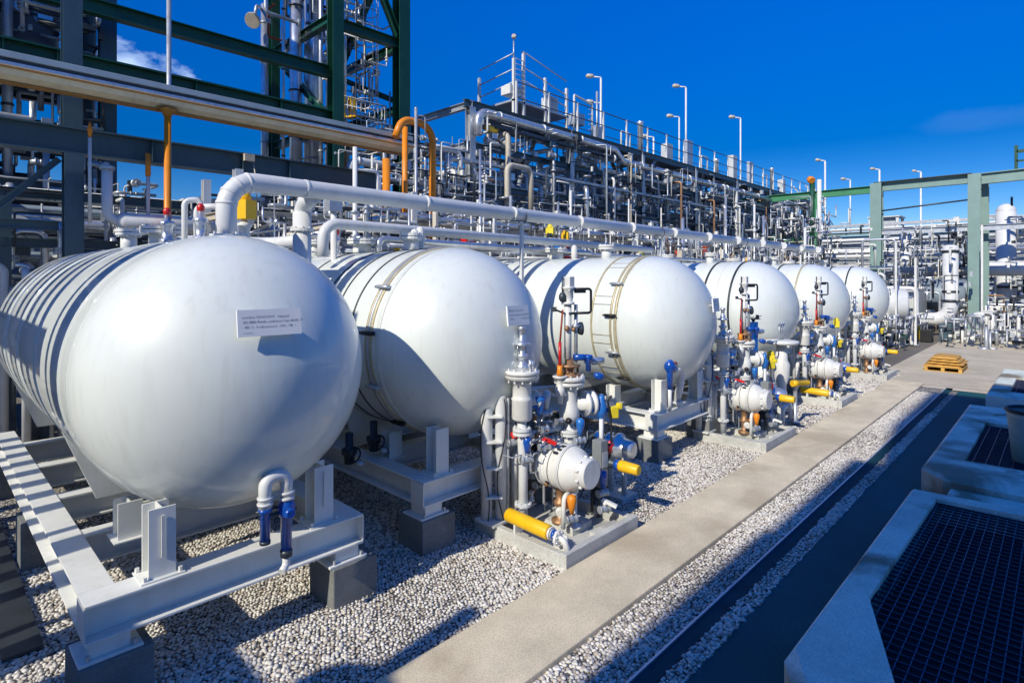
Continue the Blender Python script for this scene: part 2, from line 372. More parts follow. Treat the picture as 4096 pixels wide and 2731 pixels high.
# ------------------------------------------------------------------ tanks
R=1.3; ZC=2.4; HD=1.15
TK=[(2.17,5.95),(5.3,6.2),(10.2,5.9),(15.6,6.1),(20.5,6.1),(26.4,6.15)]
TL=[5.9,5.9,6.6,6.4,6.4,6.4]
WHICH=['largest and nearest white tank, at the left, striped by slatted shadows','second white tank from the camera with yellowed vertical straps behind its smooth end',
 'third white tank with a cream ladder-like band, standing behind the first valve station','fourth white tank, with two dark bands behind the second valve station',
 'fifth white tank from the camera, half hidden by the fourth','sixth and farthest white tank in the row, beside the pale green posts']
def plate(parent, tank, ang, elev, w, h, lines, bracket=.05):
    """name plate standing off the tank head; ang = direction on the head in plan from -V axis toward +U"""
    u0,v0=tank
    n=Vector((sin(ang)*cos(elev), -cos(ang)*cos(elev), sin(elev)))
    # point of the ellipsoid whose direction is n
    k=1/math.sqrt((n.x/R)**2+(n.y/HD)**2+(n.z/R)**2)
    p=Vector((u0,v0,ZC))+n*k
    nn=Vector((n.x/R**2*k,n.y/HD**2*k,n.z/R**2*k)).normalized()
    nn.z*=.35; nn.normalize()
    x=Vector((0,0,1)).cross(nn).normalized(); y=nn.cross(x)
    c=p+nn*bracket
    b=MB(); 
    b.add([c+x*i*w/2+y*j*h/2+nn*q for q in (-.012,.012) for i,j in ((-1,-1),(1,-1),(1,1),(-1,1))],[(0,3,2,1),(4,5,6,7),(0,1,5,4),(1,2,6,5),(2,3,7,6),(3,0,4,7)])
    pl=b.build('name_plate',LABEL,parent)
    br=MB(); 
    for i in (-1,1): br.cyl(c+x*i*w*.3-nn*.012, p+x*i*w*.3-nn*.12, .012,n=6)
    br.split('bracket',WHITE,pl)
    mt=MB()
    for (txt,fx,fy,size) in lines:
        cu=bpy.data.curves.new('t','FONT'); cu.body=txt; cu.size=size*h; cu.resolution_u=1
        to=bpy.data.objects.new('t',cu); COL.objects.link(to)
        dg=bpy.context.evaluated_depsgraph_get(); me=bpy.data.meshes.new_from_object(to.evaluated_get(dg))
        mt.add([c+nn*.0145+x*(fx*w+v.co.x)+y*(fy*h+v.co.y) for v in me.vertices],[tuple(p.vertices) for p in me.polygons])
        bpy.data.objects.remove(to); bpy.data.meshes.remove(me); bpy.data.curves.remove(cu)
    mt.build('lettering',INK,pl)
for i,(u,v) in enumerate(TK):
    T=thing('storage_tank',WHICH[i],'tank',(u,v,0),'white horizontal storage tanks in a row')
    prof=[(-HD*cos(a),R*sin(a)) for a in np.linspace(0,PI/2,26)]
    L_=TL[i]; prof+= [(L_+HD*.7*sin(a),R*cos(a)) for a in np.linspace(0,PI/2,12)]
    MB().lathe((u,v,ZC),(0,1,0),[(t,r) for t,r in prof],96 if i<3 else 64).build('shell',TANKP,T)
    # weld seams / bands
    def band(y0,w,h,m,name='band',n=96):
        b=MB(); R2=R+h
        b.lathe((u,v+y0,ZC),(0,1,0),[(0,R+.001),(0,R2),(w,R2),(w,R+.001)],n); b.sm=[k%2==0 and False for k in range(len(b.sm))]
        b.sm=[True]*len(b.sm)
        return b.build(name,m,T)
    band(-.02,.03,.006,TANKP,'weld_seam')
    if i==0:
        for y0 in (.33,1.75,3.2,4.6): band(y0,.03,.008,TANKP,'weld_seam')
    if i==1:
        band(.10,.04,.02,OLDBAND,'strap'); band(.20,.04,.02,OLDBAND,'strap'); band(.15,.035,.03,GALV,'strap')
        for y0 in (.62,1.05,1.5,2.4): band(y0,.025,.012,DARKST,'band')
        band(-.06,.012,.01,WHITE,'band')
    if i==2:
        band(.02,.05,.03,OLDBAND,'strap'); band(.13,.04,.02,OLDBAND,'strap'); band(.56,.035,.02,OLDBAND,'strap')
        lb=MB()
        for k in (62,55,24,17,-8,-15,-38,-45):
            q=rad(k); px=u-cos(q)*(R+.012); pz=ZC+sin(q)*(R+.012)
            lb.cyl((px,v+.17,pz),(px,v+.56,pz),.004,n=5)
        lb.split('rung',OLDBAND,T)
    if i>=3:
        band(.05,.05,.02,DARKST if i!=4 else OLDBAND,'strap'); band(.75,.05,.02,DARKST,'strap'); band(.42,.03,.012,WHITE,'band')
    # strap clamps
    if i in (1,2):
        for q,nm in ((35,0),(8,1),(-22,2),(-50,3)):
            q=rad(q); b=MB(); px=u-cos(q)*(R+.04); pz=ZC+sin(q)*(R+.04)
            b.cbox((px,v+.14,pz),.06,.22,.05); b.cyl((px-.03,v+.0,pz),(px-.03,v+.28,pz),.018,n=8)
            b.build('clamp',BLACK if nm%2 else GALV,T)
    # saddles between tank and frame
    for y0 in (1.3,L_-.5):
        b=MB(); pts=[]
        for k in range(13):
            a=rad(-150+k*10); pts.append((u+cos(a)*(R+.01),ZC+sin(a)*(R+.01)))
        poly=pts+[(u+.85,1.0),(u-.85,1.0)]
        n=len(poly); vs=[(p[0],v+y0,p[1]) for p in poly]+[(p[0],v+y0+.06,p[1]) for p in poly]
        b.add(vs,[tuple(range(n)),tuple(reversed(range(n,2*n)))]+[(k,n+k,n+(k+1)%n,(k+1)%n) for k in range(n)])
        b.build('saddle',FRAMEP,T)
    # top nozzles
    b=MB()
    for y0,rr,hh in ((1.2,.11,.2),(2.6,.16,.18),(4.3,.11,.24)):
        if i==0 and y0<2: continue
        b=MB(); b.cyl((u+.1,v+y0,ZC+R-.05),(u+.1,v+y0,ZC+R+hh),rr,n=16); b.flange((u+.1,v+y0,ZC+R+hh),(0,0,1),rr*1.6,.04)
        b.flange((u+.1,v+y0,ZC+R+hh+.05),(0,0,1),rr*1.6,.04); b.build('nozzle',WHITE,T)
    lines=[("ooorxon OJOtOOtOI ",-.44,.18,.13),("bquq jul  .  .",.12,.18,.13),("(C)  JEAS  Botnlo oohibulctol O(ys ABGN  (X",-.42,0.0,.12),("-  BFI  O  Ooulloonooooo",-.44,-.19,.12),("OFO . HB  ~",.14,-.19,.12),("oooooooo",-.42,-.38,.08),
           ("______________",-.42,.06,.12)]
    lines2=[("|D|.evo ooooooo",-.44,.22,.15),("hoohooonootrooooonoEO DO",-.44,0,.12),("| Moo",-.42,-.2,.14),("OOOOOOOO",.12,-.2,.12),("_______________________",-.44,-.38,.12)]
    if i==0: plate(T,(u,v),rad(-5),rad(25.5),.52,.22,lines,.09)
    elif i in (1,2): plate(T,(u,v),rad(2 if i==1 else 12),rad(20 if i==1 else 18),.40,.25,lines2,.07)
    else: plate(T,(u,v),rad(22),rad(14),.42,.27,lines2,.07)
    # skid frame
    x0,x1=u-1.29,u+1.06; yf=v-.70
    if i: x0,x1=u-1.1,u+1.2
    F_=thing('skid_frame','off-white steel beam frame under the '+['nearest','second','third','fourth','fifth','farthest'][i]+' tank','frame',(u,yf,0),'steel skid frames under the tanks')
    zt,zb=.85,.55; h=zt-zb; zc=(zt+zb)/2
    MB().ibeam((x0,yf+.12,zc),(x1,yf+.12,zc),h,.26,.022).build('cross_beam',FRAMEP,F_,bevel=.004)
    for k,y0 in enumerate((yf+1.55,yf+2.9,yf+4.4,yf+5.8)):
        MB().ibeam((x0+.14,y0,zc-.003),(x1-.14,y0,zc-.003),h-.01,.2,.02).build('cross_beam',FRAMEP,F_)
    for sx in (x0+.12,x1-.12):
        MB().ibeam((sx,yf+.251,zc+.002),(sx,v+TL[i]+.2,zc+.002),h,.24,.022).build('side_beam',FRAMEP,F_,bevel=.004)
    for sx in (x0,x1):
        b=MB(); b.box(sx-.006,sx+.006,yf-.004,yf+.244,zb+.023,zt-.023); b.build('end_plate',FRAMEP,F_)
    st=MB(); 
    for k in range(1,4): 
        xx=x0+(x1-x0)*k/4; 
    for lx in (u-.76,u+.66):
        b=MB(); b.ibeam((lx,yf+.16,zt+.012),(lx,yf+.16,1.42),.2,.2,.016,up=(0,1,0)); b.box(lx-.16,lx+.16,yf+.02,yf+.3,zt+.001,zt+.014)
        leg=b.build('leg',FRAMEP,F_,bevel=.003)
        bo=MB()
        for ax in (-.13,.13):
            for ay in (.05,.27): bo.cyl((lx+ax,yf+ay,zt+.01),(lx+ax,yf+ay,zt+.05),.018,n=6,smooth=False)
        bo.split('bolt',WHITE,leg)
        MB().box(lx-.012,lx+.012,yf+.04,yf+.055,1.02,1.36).build('lifting_lug',WHITE,leg) if i==0 else None
        b=MB(); b.ibeam((lx,v+.45,zt+.012),(lx,v+.45,1.2),.2,.2,.016,up=(0,1,0)); b.box(lx-.14,lx+.14,v+.3,v+.6,zt+.001,zt+.014); b.build('leg',FRAMEP,F_)
    for sx in (x0,x1-.34):
        b=MB(); b.box(sx-.04,sx+.38,yf-.02,yf+.36,.405,.43); b.box(sx+.04,sx+.30,yf+.02,yf+.30,.43,zb-.001); b.build('base_plate',FRAMEP,F_,bevel=.006)
        bo=MB(); 
        for ax in (.02,.32): bo.cyl((sx+ax,yf+.005,.43),(sx+ax,yf+.005,.475),.016,n=6,smooth=False)
        bo.split('bolt',GALV,F_)
    nm=['nearest','second','third','fourth','fifth','farthest'][i]
    for sx,side in ((x0-.05,'left'),(x1-.36,'right')):
        for y0,z_,where in ((yf-.05,.405,'front'),(v+2.4,zb-.002,'middle'),(v+5.4,zb-.002,'rear')):
            if i>2 and where!='front': continue
            b=MB(); b.box(sx,sx+.5,y0,y0+.5,-.05,z_)
            tag(b.build('concrete_block',BLOCKC,None,origin=(sx+.25,y0+.25,0),bevel=.012),'grey concrete block under the %s %s corner of the %s tank frame'%(where,side,nm) if where!='middle' else 'grey concrete block under the middle of the %s side beam of the %s tank frame'%(side,nm),'block','concrete blocks under the skid frames')
# outlet piping at tank 1's lower front
u,v=TK[0]
P=thing('drain_valve','pair of dark blue drain valves under white elbow on the nearest tank','valve',(u+.25,v-.8,0))
P.location.z=.14
ox=u+.12; oy=v-.86
b=MB(); b.tube([(ox+.03,v-.72,1.34),(ox+.03,oy-.05,1.38),(ox+.03,oy-.05,1.12)],.055,12,.07); b.tube([(ox-.16,oy-.05,1.14),(ox-.16,oy-.05,1.40),(ox+.03,oy-.05,1.40),(ox+.03,oy-.05,1.2)],.055,12,.08)
for z_ in (1.17,1.22): b.lathe((ox+.03,oy-.05,z_),(0,0,1),[(0,.07),(.025,.07)],14); b.lathe((ox-.16,oy-.05,z_),(0,0,1),[(0,.067),(.02,.067)],14)
b.build('elbow_pipe',WHITEP,P)
b=MB(); b.lathe((ox+.03,oy-.05,.72),(0,0,1),[(0,.047),(.30,.050),(.31,.07),(.36,.08),(.42,.07),(.45,.05)],16); b.lathe((ox+.03,oy-.15,1.06),(0,1,0),[(0,.035),(.02,.05),(.18,.05),(.2,.03)],12)
b.build('valve_body',BLUE,P)
b=MB(); b.lathe((ox-.16,oy-.05,.86),(0,0,1),[(0,.042),(.24,.044),(.25,.06),(.28,.06)],14); b.build('valve_body',BLUE,P)
b=MB(); b.cyl((ox+.03,oy-.05,.66),(ox+.03,oy-.05,.72),.052,n=14); b.cyl((ox-.16,oy-.05,.83),(ox-.16,oy-.05,.86),.046,n=14); b.cyl((ox+.12,oy-.05,1.06),(ox-.2,oy-.05,1.06),.02,n=8); b.cyl((ox-.24,oy-.05,1.12),(ox-.05,oy-.05,1.12),.014,n=8); b.build('coupling',DARKST,P)
b=MB(); b.tube([(ox+.03,oy-.05,.67),(ox+.03,oy-.05,.58),(ox-.03,oy-.09,.55)],.034,10,.05); b.build('spout',WHITE,P)
# small dark valves tucked under tank 2
for k,(px,py,pz) in enumerate(((3.95,6.75,.98),(4.35,6.8,1.05))):
    P=thing('drain_valve',['small black and steel drain valve under the second tank, left one','small black and steel drain valve under the second tank, right one'][k],'valve',(px,py,pz))
    b=MB(); b.lathe((px,py,pz-.12),(0,0,1),[(0,.06),(.1,.07),(.14,.1),(.2,.1),(.22,.05),(.4,.05)],12); b.build('valve_body',DARKST,P)
    b=MB(); b.ring((px,py-.12,pz+.02),(0,1,0),.09,.012,20); b.cyl((px,py-.13,pz+.02),(px,py,pz+.02),.016,n=8); b.build('hand_wheel',BLACK,P)
    MB().lathe((px+.04,py-.1,pz-.1),(.5,-1,0),[(0,.04),(.05,.05),(.12,.03)],12).build('cap',GALV,P)
# blue capped valve on tank 3's lower side
u,v=TK[2]
P=thing('relief_valve','upright blue capped valve with white curved pipe at the lower end of the third tank','valve',(9.6,5.1,0))
b=MB(); b.lathe((9.45,5.15,1.28),(0,0,1),[(0,.05),(.28,.055),(.3,.06),(.36,.10),(.44,.105),(.50,.06),(.53,.03)],16); b.build('valve_body',BLUE,P)
b=MB(); b.tube([(9.55,5.15,1.62),(9.85,5.15,1.6),(9.95,5.2,1.3),(9.95,5.3,.9)],.07,12,.15); b.flange((9.95,5.28,.95),(0,0,1),.12); b.cyl((9.45,5.15,.87),(9.45,5.15,1.28),.035,n=10); b.build('elbow_pipe',WHITEP,P)
MB().cbox((9.65,5.1,1.74),.26,.05,.05).build('lever',RUST,P)
# ------------------------------------------------------------------ valve stations on plinths
def handwheel(b, c, d, r): 
    c=Vector(c); d,x,y=frame_of(d); b.ring(c,d,r,r*.12,18,6)
    for k in range(3):
        a=PI*k/3; b.cyl(c-(x*cos(a)+y*sin(a))*r,c+(x*cos(a)+y*sin(a))*r,r*.07,n=5)
    b.cyl(c-d*r*.15,c+d*r*.3,r*.18,n=8)
STN=['nearest','second','third','fourth']
def bolts(b,p,d,r,n,l=.03,br=.012):
    p=Vector(p); d,x,y=frame_of(d)
    for k in range(n):
        a=2*PI*(k+.5)/n; q=p+(x*cos(a)+y*sin(a))*r; b.lathe(q-d*l,d,[(0,br),(2*l,br)],6,False)
proto=[]
def reg(t): proto.append(t); return t
X0=5.06; Y0=4.03
# plinth with raised rim
O=[(X0,Y0),(X0+1.5,Y0),(X0+1.5,Y0+1.52),(X0,Y0+1.52)]
T=reg(thing('concrete_plinth','pale concrete tray plinth under the nearest valve station','plinth',(X0,Y0,0),'concrete plinths along the kerb'))
b=MB(); b.box(X0,X0+1.5,Y0,Y0+.09,-.05,.185); b.box(X0,X0+1.5,Y0+1.43,Y0+1.52,-.05,.175); b.box(X0,X0+.09,Y0+.091,Y0+1.429,-.05,.174); b.box(X0+1.41,X0+1.5,Y0+.091,Y0+1.429,-.05,.174); b.build('rim',PLINTHC,T,bevel=.008)
b=MB(); b.box(X0+.09,X0+1.41,Y0+.09,Y0+1.43,-.04,.03); b.box(X0+.7,X0+1.1,Y0+.45,Y0+1.0,.031,.12); b.box(X0+.85,X0+1.36,Y0+.2,Y0+.3,.031,.09); b.build('tray_floor',PLINTHC,T)
# insulated post
T=reg(thing('insulated_post','tall off-white insulated pipe pair with black tracing cable on the nearest valve station','pipe',(X0+.1,5.3,0),'insulated pipe pairs at the plinth corners'))
b=MB(); b.tube([(5.10,5.36,.16),(5.10,5.36,1.78),(5.24,5.24,1.80),(5.24,5.24,.16)],.075,14,.09); b.build('pipe_pair',WHITEP,T)
b=MB()
for z_ in (.5,.86,1.2,1.52): b.cbox((5.17,5.30,z_),.20,.26,.018,rad(-40))
b.split('clip',WHITE,T)
b=MB(); rr=random.Random(3)
for (cx,cy,ph) in ((5.10,5.36,0),(5.24,5.24,2)):
    pts=[(cx+.083*cos(3.6+ph*.25+.8*sin(z_*4+ph)),cy+.083*sin(3.6+ph*.25+.8*sin(z_*4+ph)),z_) for z_ in np.linspace(.2,1.75,18)]
    b.tube(pts,.007,6,.02)
b.build('tracing_cable',BLACK,T)
b=MB(); b.cyl((5.30,5.17,.17),(5.30,5.17,1.74),.018,n=8); b.build('conduit',GALV,T)
MB().cbox((5.18,5.30,.185),.36,.34,.03).build('base_plate',WHITE,T)
# control valve A
T=reg(thing('control_valve','white control valve with silver stem tower on the nearest valve station','valve',(5.4,5.0,0),'white flanged control valves'))
x,y=5.38,5.0
b=MB(); b.lathe((x,y,1.47),(0,0,1),[(0,.02),(.005,.11),(.03,.13),(.26,.13),(.28,.14),(.30,.12),(.33,.12),(.47,.12),(.49,.15),(.52,.15)],24); b.lathe((x+.1,y,1.7),(1,0,0),[(0,.08),(.1,.08),(.11,.13),(.14,.13)],18); b.build('valve_body',WHITE,T)
b=MB(); b.lathe((x,y,2.0),(0,0,1),[(0,.215),(.045,.225),(.05,.225)],28); b.lathe((x,y,2.06),(0,0,1),[(0,.225),(.045,.225),(.055,.20)],28); bolts(b,(x,y,2.055),(0,0,1),.195,12,.09,.014); b.build('bonnet_flange',WHITE,T)
b=MB(); b.lathe((x,y,2.115),(0,0,1),[(0,.09),(.06,.085),(.08,.05),(.14,.05),(.16,.075),(.19,.08),(.21,.04),(.30,.04),(.31,.10),(.335,.11),(.35,.05),(.40,.05),(.41,.035),(.5,.035),(.505,.05),(.55,.05)],18)
b.cyl((x-.02,y-.16,2.12),(x-.02,y-.16,2.26),.022,n=8); b.cyl((x+.13,y-.06,2.12),(x+.13,y-.06,2.22),.03,n=8); b.cyl((x+.08,y,2.3),(x+.08,y,2.45),.01,n=6); b.cyl((x-.08,y,2.3),(x-.08,y,2.45),.01,n=6); b.build('stem_tower',SILVER,T)
b=MB(); b.tube([(x,y,1.49),(x,y,1.2),(x+.02,y,.9),(x+.02,y,.15)],.06,12); b.flange((x,y,1.36),(0,0,1),.12,.035); b.flange((x,y,1.31),(0,0,1),.12,.035); b.flange((x+.02,y,.4),(0,0,1),.11,.03); b.build('lower_pipe',WHITEP,T)
b=MB(); b.lathe((x+.26,y-.06,1.5),(0,0,1),[(0,.03),(.03,.05),(.1,.06),(.16,.06),(.2,.09),(.24,.09),(.26,.04)],14); b.cyl((x+.1,y,1.62),(x+.27,y-.06,1.62),.03,n=10); b.build('side_valve',LBLUE,T)
b=MB(); handwheel(b,(x+.17,y-.18,1.37),(0,1,.2),.07); b.cyl((x+.17,y-.18,1.37),(x+.1,y,1.4),.015,n=6); b.build('hand_wheel',DARKST,T)
# tower B
T=reg(thing('control_valve','tall white control valve with gauge, red rod and loop handle on the nearest valve station','valve',(6.25,4.9,0),'white flanged control valves'))
x,y=6.22,4.9
b=MB(); b.lathe((x,y,1.3),(0,0,1),[(0,.05),(.03,.12),(.12,.14),(.22,.13),(.3,.10),(.46,.11),(.52,.13)],24); b.lathe((x+.08,y-.05,1.55),(1,-.45,0),[(0,.09),(.12,.09),(.13,.17),(.17,.17),(.175,.12),(.22,.12),(.225,.17),(.27,.17),(.28,.09),(.36,.07)],22); b.build('valve_body',WHITE,T)
b=MB(); b.lathe((x,y,1.82),(0,0,1),[(0,.20),(.05,.21)],28); b.lathe((x,y,1.885),(0,0,1),[(0,.215),(.05,.215),(.06,.19)],28); bolts(b,(x,y,1.88),(0,0,1),.185,12,.09,.014); b.build('bonnet_flange',WHITE,T)
b=MB(); b.lathe((x,y,1.945),(0,0,1),[(0,.16),(.03,.15),(.05,.07),(.12,.07),(.13,.15),(.155,.15),(.16,.06),(.24,.055)],20); bolts(b,(x,y,2.03),(0,0,1),.125,8,.07,.01); b.build('packing_gland',COPPER,T)
b=MB(); b.cyl((x-.03,y,2.18),(x-.03,y,2.95),.05,n=14); b.lathe((x-.03,y,2.92),(0,0,1),[(0,.09),(.03,.09),(.04,.06),(.1,.075),(.2,.075),(.22,.1),(.24,.1)],14); b.build('stem_pipe',WHITE,T)
b=MB(); b.cyl((x+.07,y-.06,2.13),(x+.07,y-.06,2.92),.026,n=10); b.cyl((x+.02,y-.05,2.62),(x+.12,y-.09,2.62),.03,n=8); b.build('conduit',GALV,T)
MB().cbox((x-.03,y-.02,3.2),.11,.11,.2).build('actuator_head',WHITE,T,bevel=.01)
b=MB(); b.cyl((x-.12,y+.02,3.0),(x-.12,y+.02,3.3),.012,n=6); b.sph((x-.12,y+.02,3.02),.055,10,sz=1.3); b.cbox((x-.25,y+.06,2.86),.1,.05,.06,.5); b.cyl((x-.25,y+.06,2.86),(x-.1,y,2.8),.014,n=6); b.cbox((x+.04,y-.06,2.8),.2,.06,.03); b.build('positioner',DARKST,T)
b=MB(); b.tube([(x+.02,y-.06,3.13),(x+.28,y-.16,3.13),(x+.28,y-.16,2.80),(x+.05,y-.07,2.80)],.018,8,.04); b.cbox((x+.11,y-.1,3.1),.16,.05,.05,-.35); b.build('loop_handle',BLACK,T)
b=MB(); b.lathe((x+.14,y-.02,2.58),(1,-.9,.05),[(0,.03),(.02,.075),(.05,.09),(.08,.09),(.085,.08)],22); b.build('gauge_case',DARKST,T)
b=MB(); b.lathe(Vector((x+.14,y-.02,2.58))+Vector((1,-.9,.05)).normalized()*.078,(1,-.9,.05),[(0,.078),(.012,.07),(.02,.03),(.021,.002)],22); b.build('gauge_face',GLASS,T)
b=MB(); b.tube([(x-.06,y,2.6),(x+.14,y-.03,2.58)],.03,8); b.sph((x-.1,y-.04,2.6),.04,8); b.sph((x+.02,y-.06,2.58),.035,8); b.build('gauge_coupling',COPPER,T)
b=MB(); b.cyl((x-.2,y+.0,2.1),(x-.2,y+.0,2.42),.022,n=8); b.build('red_rod',RED,T)
b=MB(); b.cyl((x-.2,y+.0,2.42),(x-.13,y+.01,2.85),.013,n=8); b.build('thin_rod',RUST,T)
b=MB(); b.lathe((x-.2,y,1.98),(0,0,1),[(0,.05),(.06,.04),(.13,.04)],10); b.build('rod_nut',ORANGE,T)
b=MB(); b.lathe((x-.2,y,1.6),(0,0,1),[(0,.04),(.1,.045),(.12,.07),(.2,.07),(.24,.045),(.33,.05),(.35,.1),(.37,.1)],14); b.cyl((x-.2,y,1.72),(x,y,1.72),.04,n=10); b.build('side_column',WHITE,T)
b=MB(); b.tube([(x,y,1.32),(x,y,1.0),(x,y,.15)],.07,12); b.flange((x,y,1.2),(0,0,1),.13,.035); b.flange((x,y,1.155),(0,0,1),.13,.035); b.flange((x,y,.5),(0,0,1),.13,.035); b.build('lower_pipe',WHITEP,T)
b=MB(); b.lathe((x+.22,y-.16,2.0),(0,0,1),[(0,.035),(.14,.04),(.16,.06),(.2,.065),(.22,.06),(.23,.03)],14); b.cyl((x+.04,y-.05,2.2),(x+.22,y-.16,2.19),.045,n=10); b.lathe((x+.3,y-.2,1.95),(1,-.8,-.5),[(0,.03),(.05,.05),(.12,.05),(.13,.03)],10); b.build('blue_regulator',BLUE,T)
b=MB(); b.lathe((x+.25,y-.08,2.12),(1,-.35,0),[(0,.03),(.12,.035),(.13,.055),(.26,.055),(.27,.045),(.30,.045)],12); b.build('sensor_housing',SILVER,T)
# blue drop leg + yellow actuator on B's outlet
T=reg(thing('branch_valve','light blue vertical drop leg with lemon yellow actuator on the nearest valve station','valve',(6.6,4.6,0),'light blue drop legs'))
x,y=6.58,4.62
b=MB(); b.lathe((x,y,1.02),(0,0,1),[(0,.035),(.3,.038),(.31,.05),(.36,.05),(.38,.075),(.5,.075),(.54,.05),(.62,.045),(.66,.02)],14); b.cyl((x-.2,y+.1,1.48),(x+.12,y-.06,1.46),.035,n=10); b.build('pipe',LBLUE,T)
b=MB(); b.cyl((x-.035,y-.02,.8),(x-.035,y-.02,1.35),.03,n=10); b.cyl((x,y,.3),(x,y,1.02),.03,n=8); b.build('white_pipe',WHITEP,T)
b=MB(); b.cbox((x+.17,y-.08,1.42),.12,.10,.16,-.5); b.cbox((x+.25,y-.12,1.50),.06,.1,.08,-.5); b.build('actuator',VYELLOW,T,bevel=.012)
b=MB(); b.tube([(x+.1,y-.1,1.66),(x+.06,y-.06,1.6),(x+.08,y-.1,1.35),(x+.05,y-.12,1.0),(x-.02,y-.1,.6),(x,y-.1,.3)],.014,8,.06); b.build('cable',BLACK,T)
b=MB()
for k in range(5):
    a=k*2*PI/5+.3; b.lathe((x-.02,y-.12,.98),(cos(a)*.8,-.35,sin(a)),[(0,.03),(.05,.035),(.09,.02),(.1,.005)],8)
b.sph((x-.02,y-.14,.98),.05,10,sz=1.3); b.build('red_handle',RED,T)
# pump drum
T=reg(thing('pump_drum','white banded pump drum with flat round end facing the kerb on the nearest plinth','pump',(5.9,4.7,0),'white banded pump drums'))
x,y=5.86,4.66
b=MB(); b.lathe((x,y+.42,.84),(0,-1,0),[(0,.10),(.02,.18),(.06,.19),(.07,.26),(.12,.285),(.52,.285),(.60,.26),(.70,.19),(.705,.185),(.82,.185),(.825,.17)],36); b.build('drum',WHITE,T)
b=MB()
for t_ in (.13,.20,.46): b.lathe((x,y+.42-t_,.84),(0,-1,0),[(0,.286),(.001,.300),(.026,.300),(.027,.286)],36)
bolts(b,(x,y+.42-.73,.84),(0,1,0),.20,10,.02,.015); b.build('band',WHITEP,T)
b=MB(); b.ring((x,y+.42-.33,.84),(0,1,0),.287,.006,36); b.ring((x,y+.42-.505,.84),(0,1,0),.283,.006,36); 
for k in range(5): b.cbox((x-.2+.1*k*.6,y+.42-.4-.02*k,.84+.285-.03*abs(k-2)),.02,.07,.03)
b.build('cable_clips',DARKST,T)
b=MB(); b.lathe((x,y+.1,.1),(0,0,1),[(0,.12),(.04,.12),(.05,.06),(.2,.055),(.24,.09),(.28,.09),(.3,.055),(.42,.06),(.46,.1),(.5,.12)],16); b.build('pedestal',COPPER,T)
b=MB(); b.lathe((x,y-.12,.1),(0,0,1),[(0,.10),(.03,.10),(.04,.04),(.42,.04),(.45,.06),(.52,.06)],14); b.tube([(x-.05,y-.1,.55),(x-.2,y-.12,.55),(x-.22,y-.12,.15)],.03,10); b.lathe((x-.1,y+.02,.3),(-.6,-.5,0),[(0,.05),(.04,.07),(.1,.05)],12); b.build('support_pipe',WHITE,T)
b=MB(); b.sph((x-.16,y-.1,.42),.05,10); b.build('orange_cap',ORANGE,T)
b=MB(); b.tube([(x-.02,y+.48,.84),(x-.02,y+.7,.84),(x-.3,y+.72,.9),(x-.3,y+.72,1.15)],.08,12,.14); b.flange((x,y+.46,.84),(0,1,0),.2,.04,24,12); b.build('suction_pipe',SILVER,T)
# small coloured valves around
def small_valve(lab, p, m, hm, kind):
    T=reg(thing('ball_valve',lab,'valve',p,'small coloured ball valves')); x,y,z_=p
    b=MB(); b.lathe((x-.08,y+.03,z_),(1,-.3,0),[(0,.05),(.02,.05),(.025,.03),(.05,.045),(.1,.045),(.12,.03),(.14,.05),(.16,.05)],12); b.cyl((x,y,z_),(x,y,z_+.07),.018,n=8)
    b.build('valve_body',GALV,T)
    b=MB()
    if kind=='cap': b.lathe((x,y,z_+.06),(0,0,1),[(0,.025),(.1,.045),(.16,.06),(.22,.055),(.24,.02)],12)
    elif kind=='wheel': handwheel(b,(x,y,z_+.08),(0,0,1),.07)
    else: b.cbox((x+.03,y-.05,z_+.08),.05,.2,.04,.3,.3); b.sph((x,y,z_+.07),.03,8)
    b.build('handle',m,T,bevel=None); return T
small_valve('bright blue capped valve low beside the insulated post of the nearest valve station',(5.40,4.93,.98),BLUE,BLUE,'cap')
small_valve('red lever valve between the insulated post and the drum of the nearest valve station',(5.62,4.82,1.12),RED,RED,'lever')
small_valve('blue wheel valve above the drum of the nearest valve station',(6.15,4.66,1.12),LBLUE,LBLUE,'cap')
small_valve('red tagged valve close to the top of the insulated post of the nearest valve station',(5.33,5.1,1.18),RED,RED,'lever')
small_valve('dark wheel valve behind the drum of the nearest valve station',(5.98,5.0,1.12),DARKST,DARKST,'wheel')
small_valve('small orange capped valve at the foot of the drum on the nearest plinth',(5.70,4.45,.28),ORANGE,ORANGE,'cap')
small_valve('blue capped valve at the shoulder of the tall control valve of the nearest valve station',(6.42,5.05,1.55),BLUE,BLUE,'cap')
small_valve('dark blue capped valve near the right rim of the nearest plinth',(6.3,4.4,.45),BLUE,BLUE,'cap')
small_valve('white capped valve between the two control valves of the nearest valve station',(5.8,4.95,1.5),WHITE,WHITE,'cap')
small_valve('white lever valve low by the right rim of the nearest plinth',(6.2,4.3,.3),WHITE,WHITE,'lever')
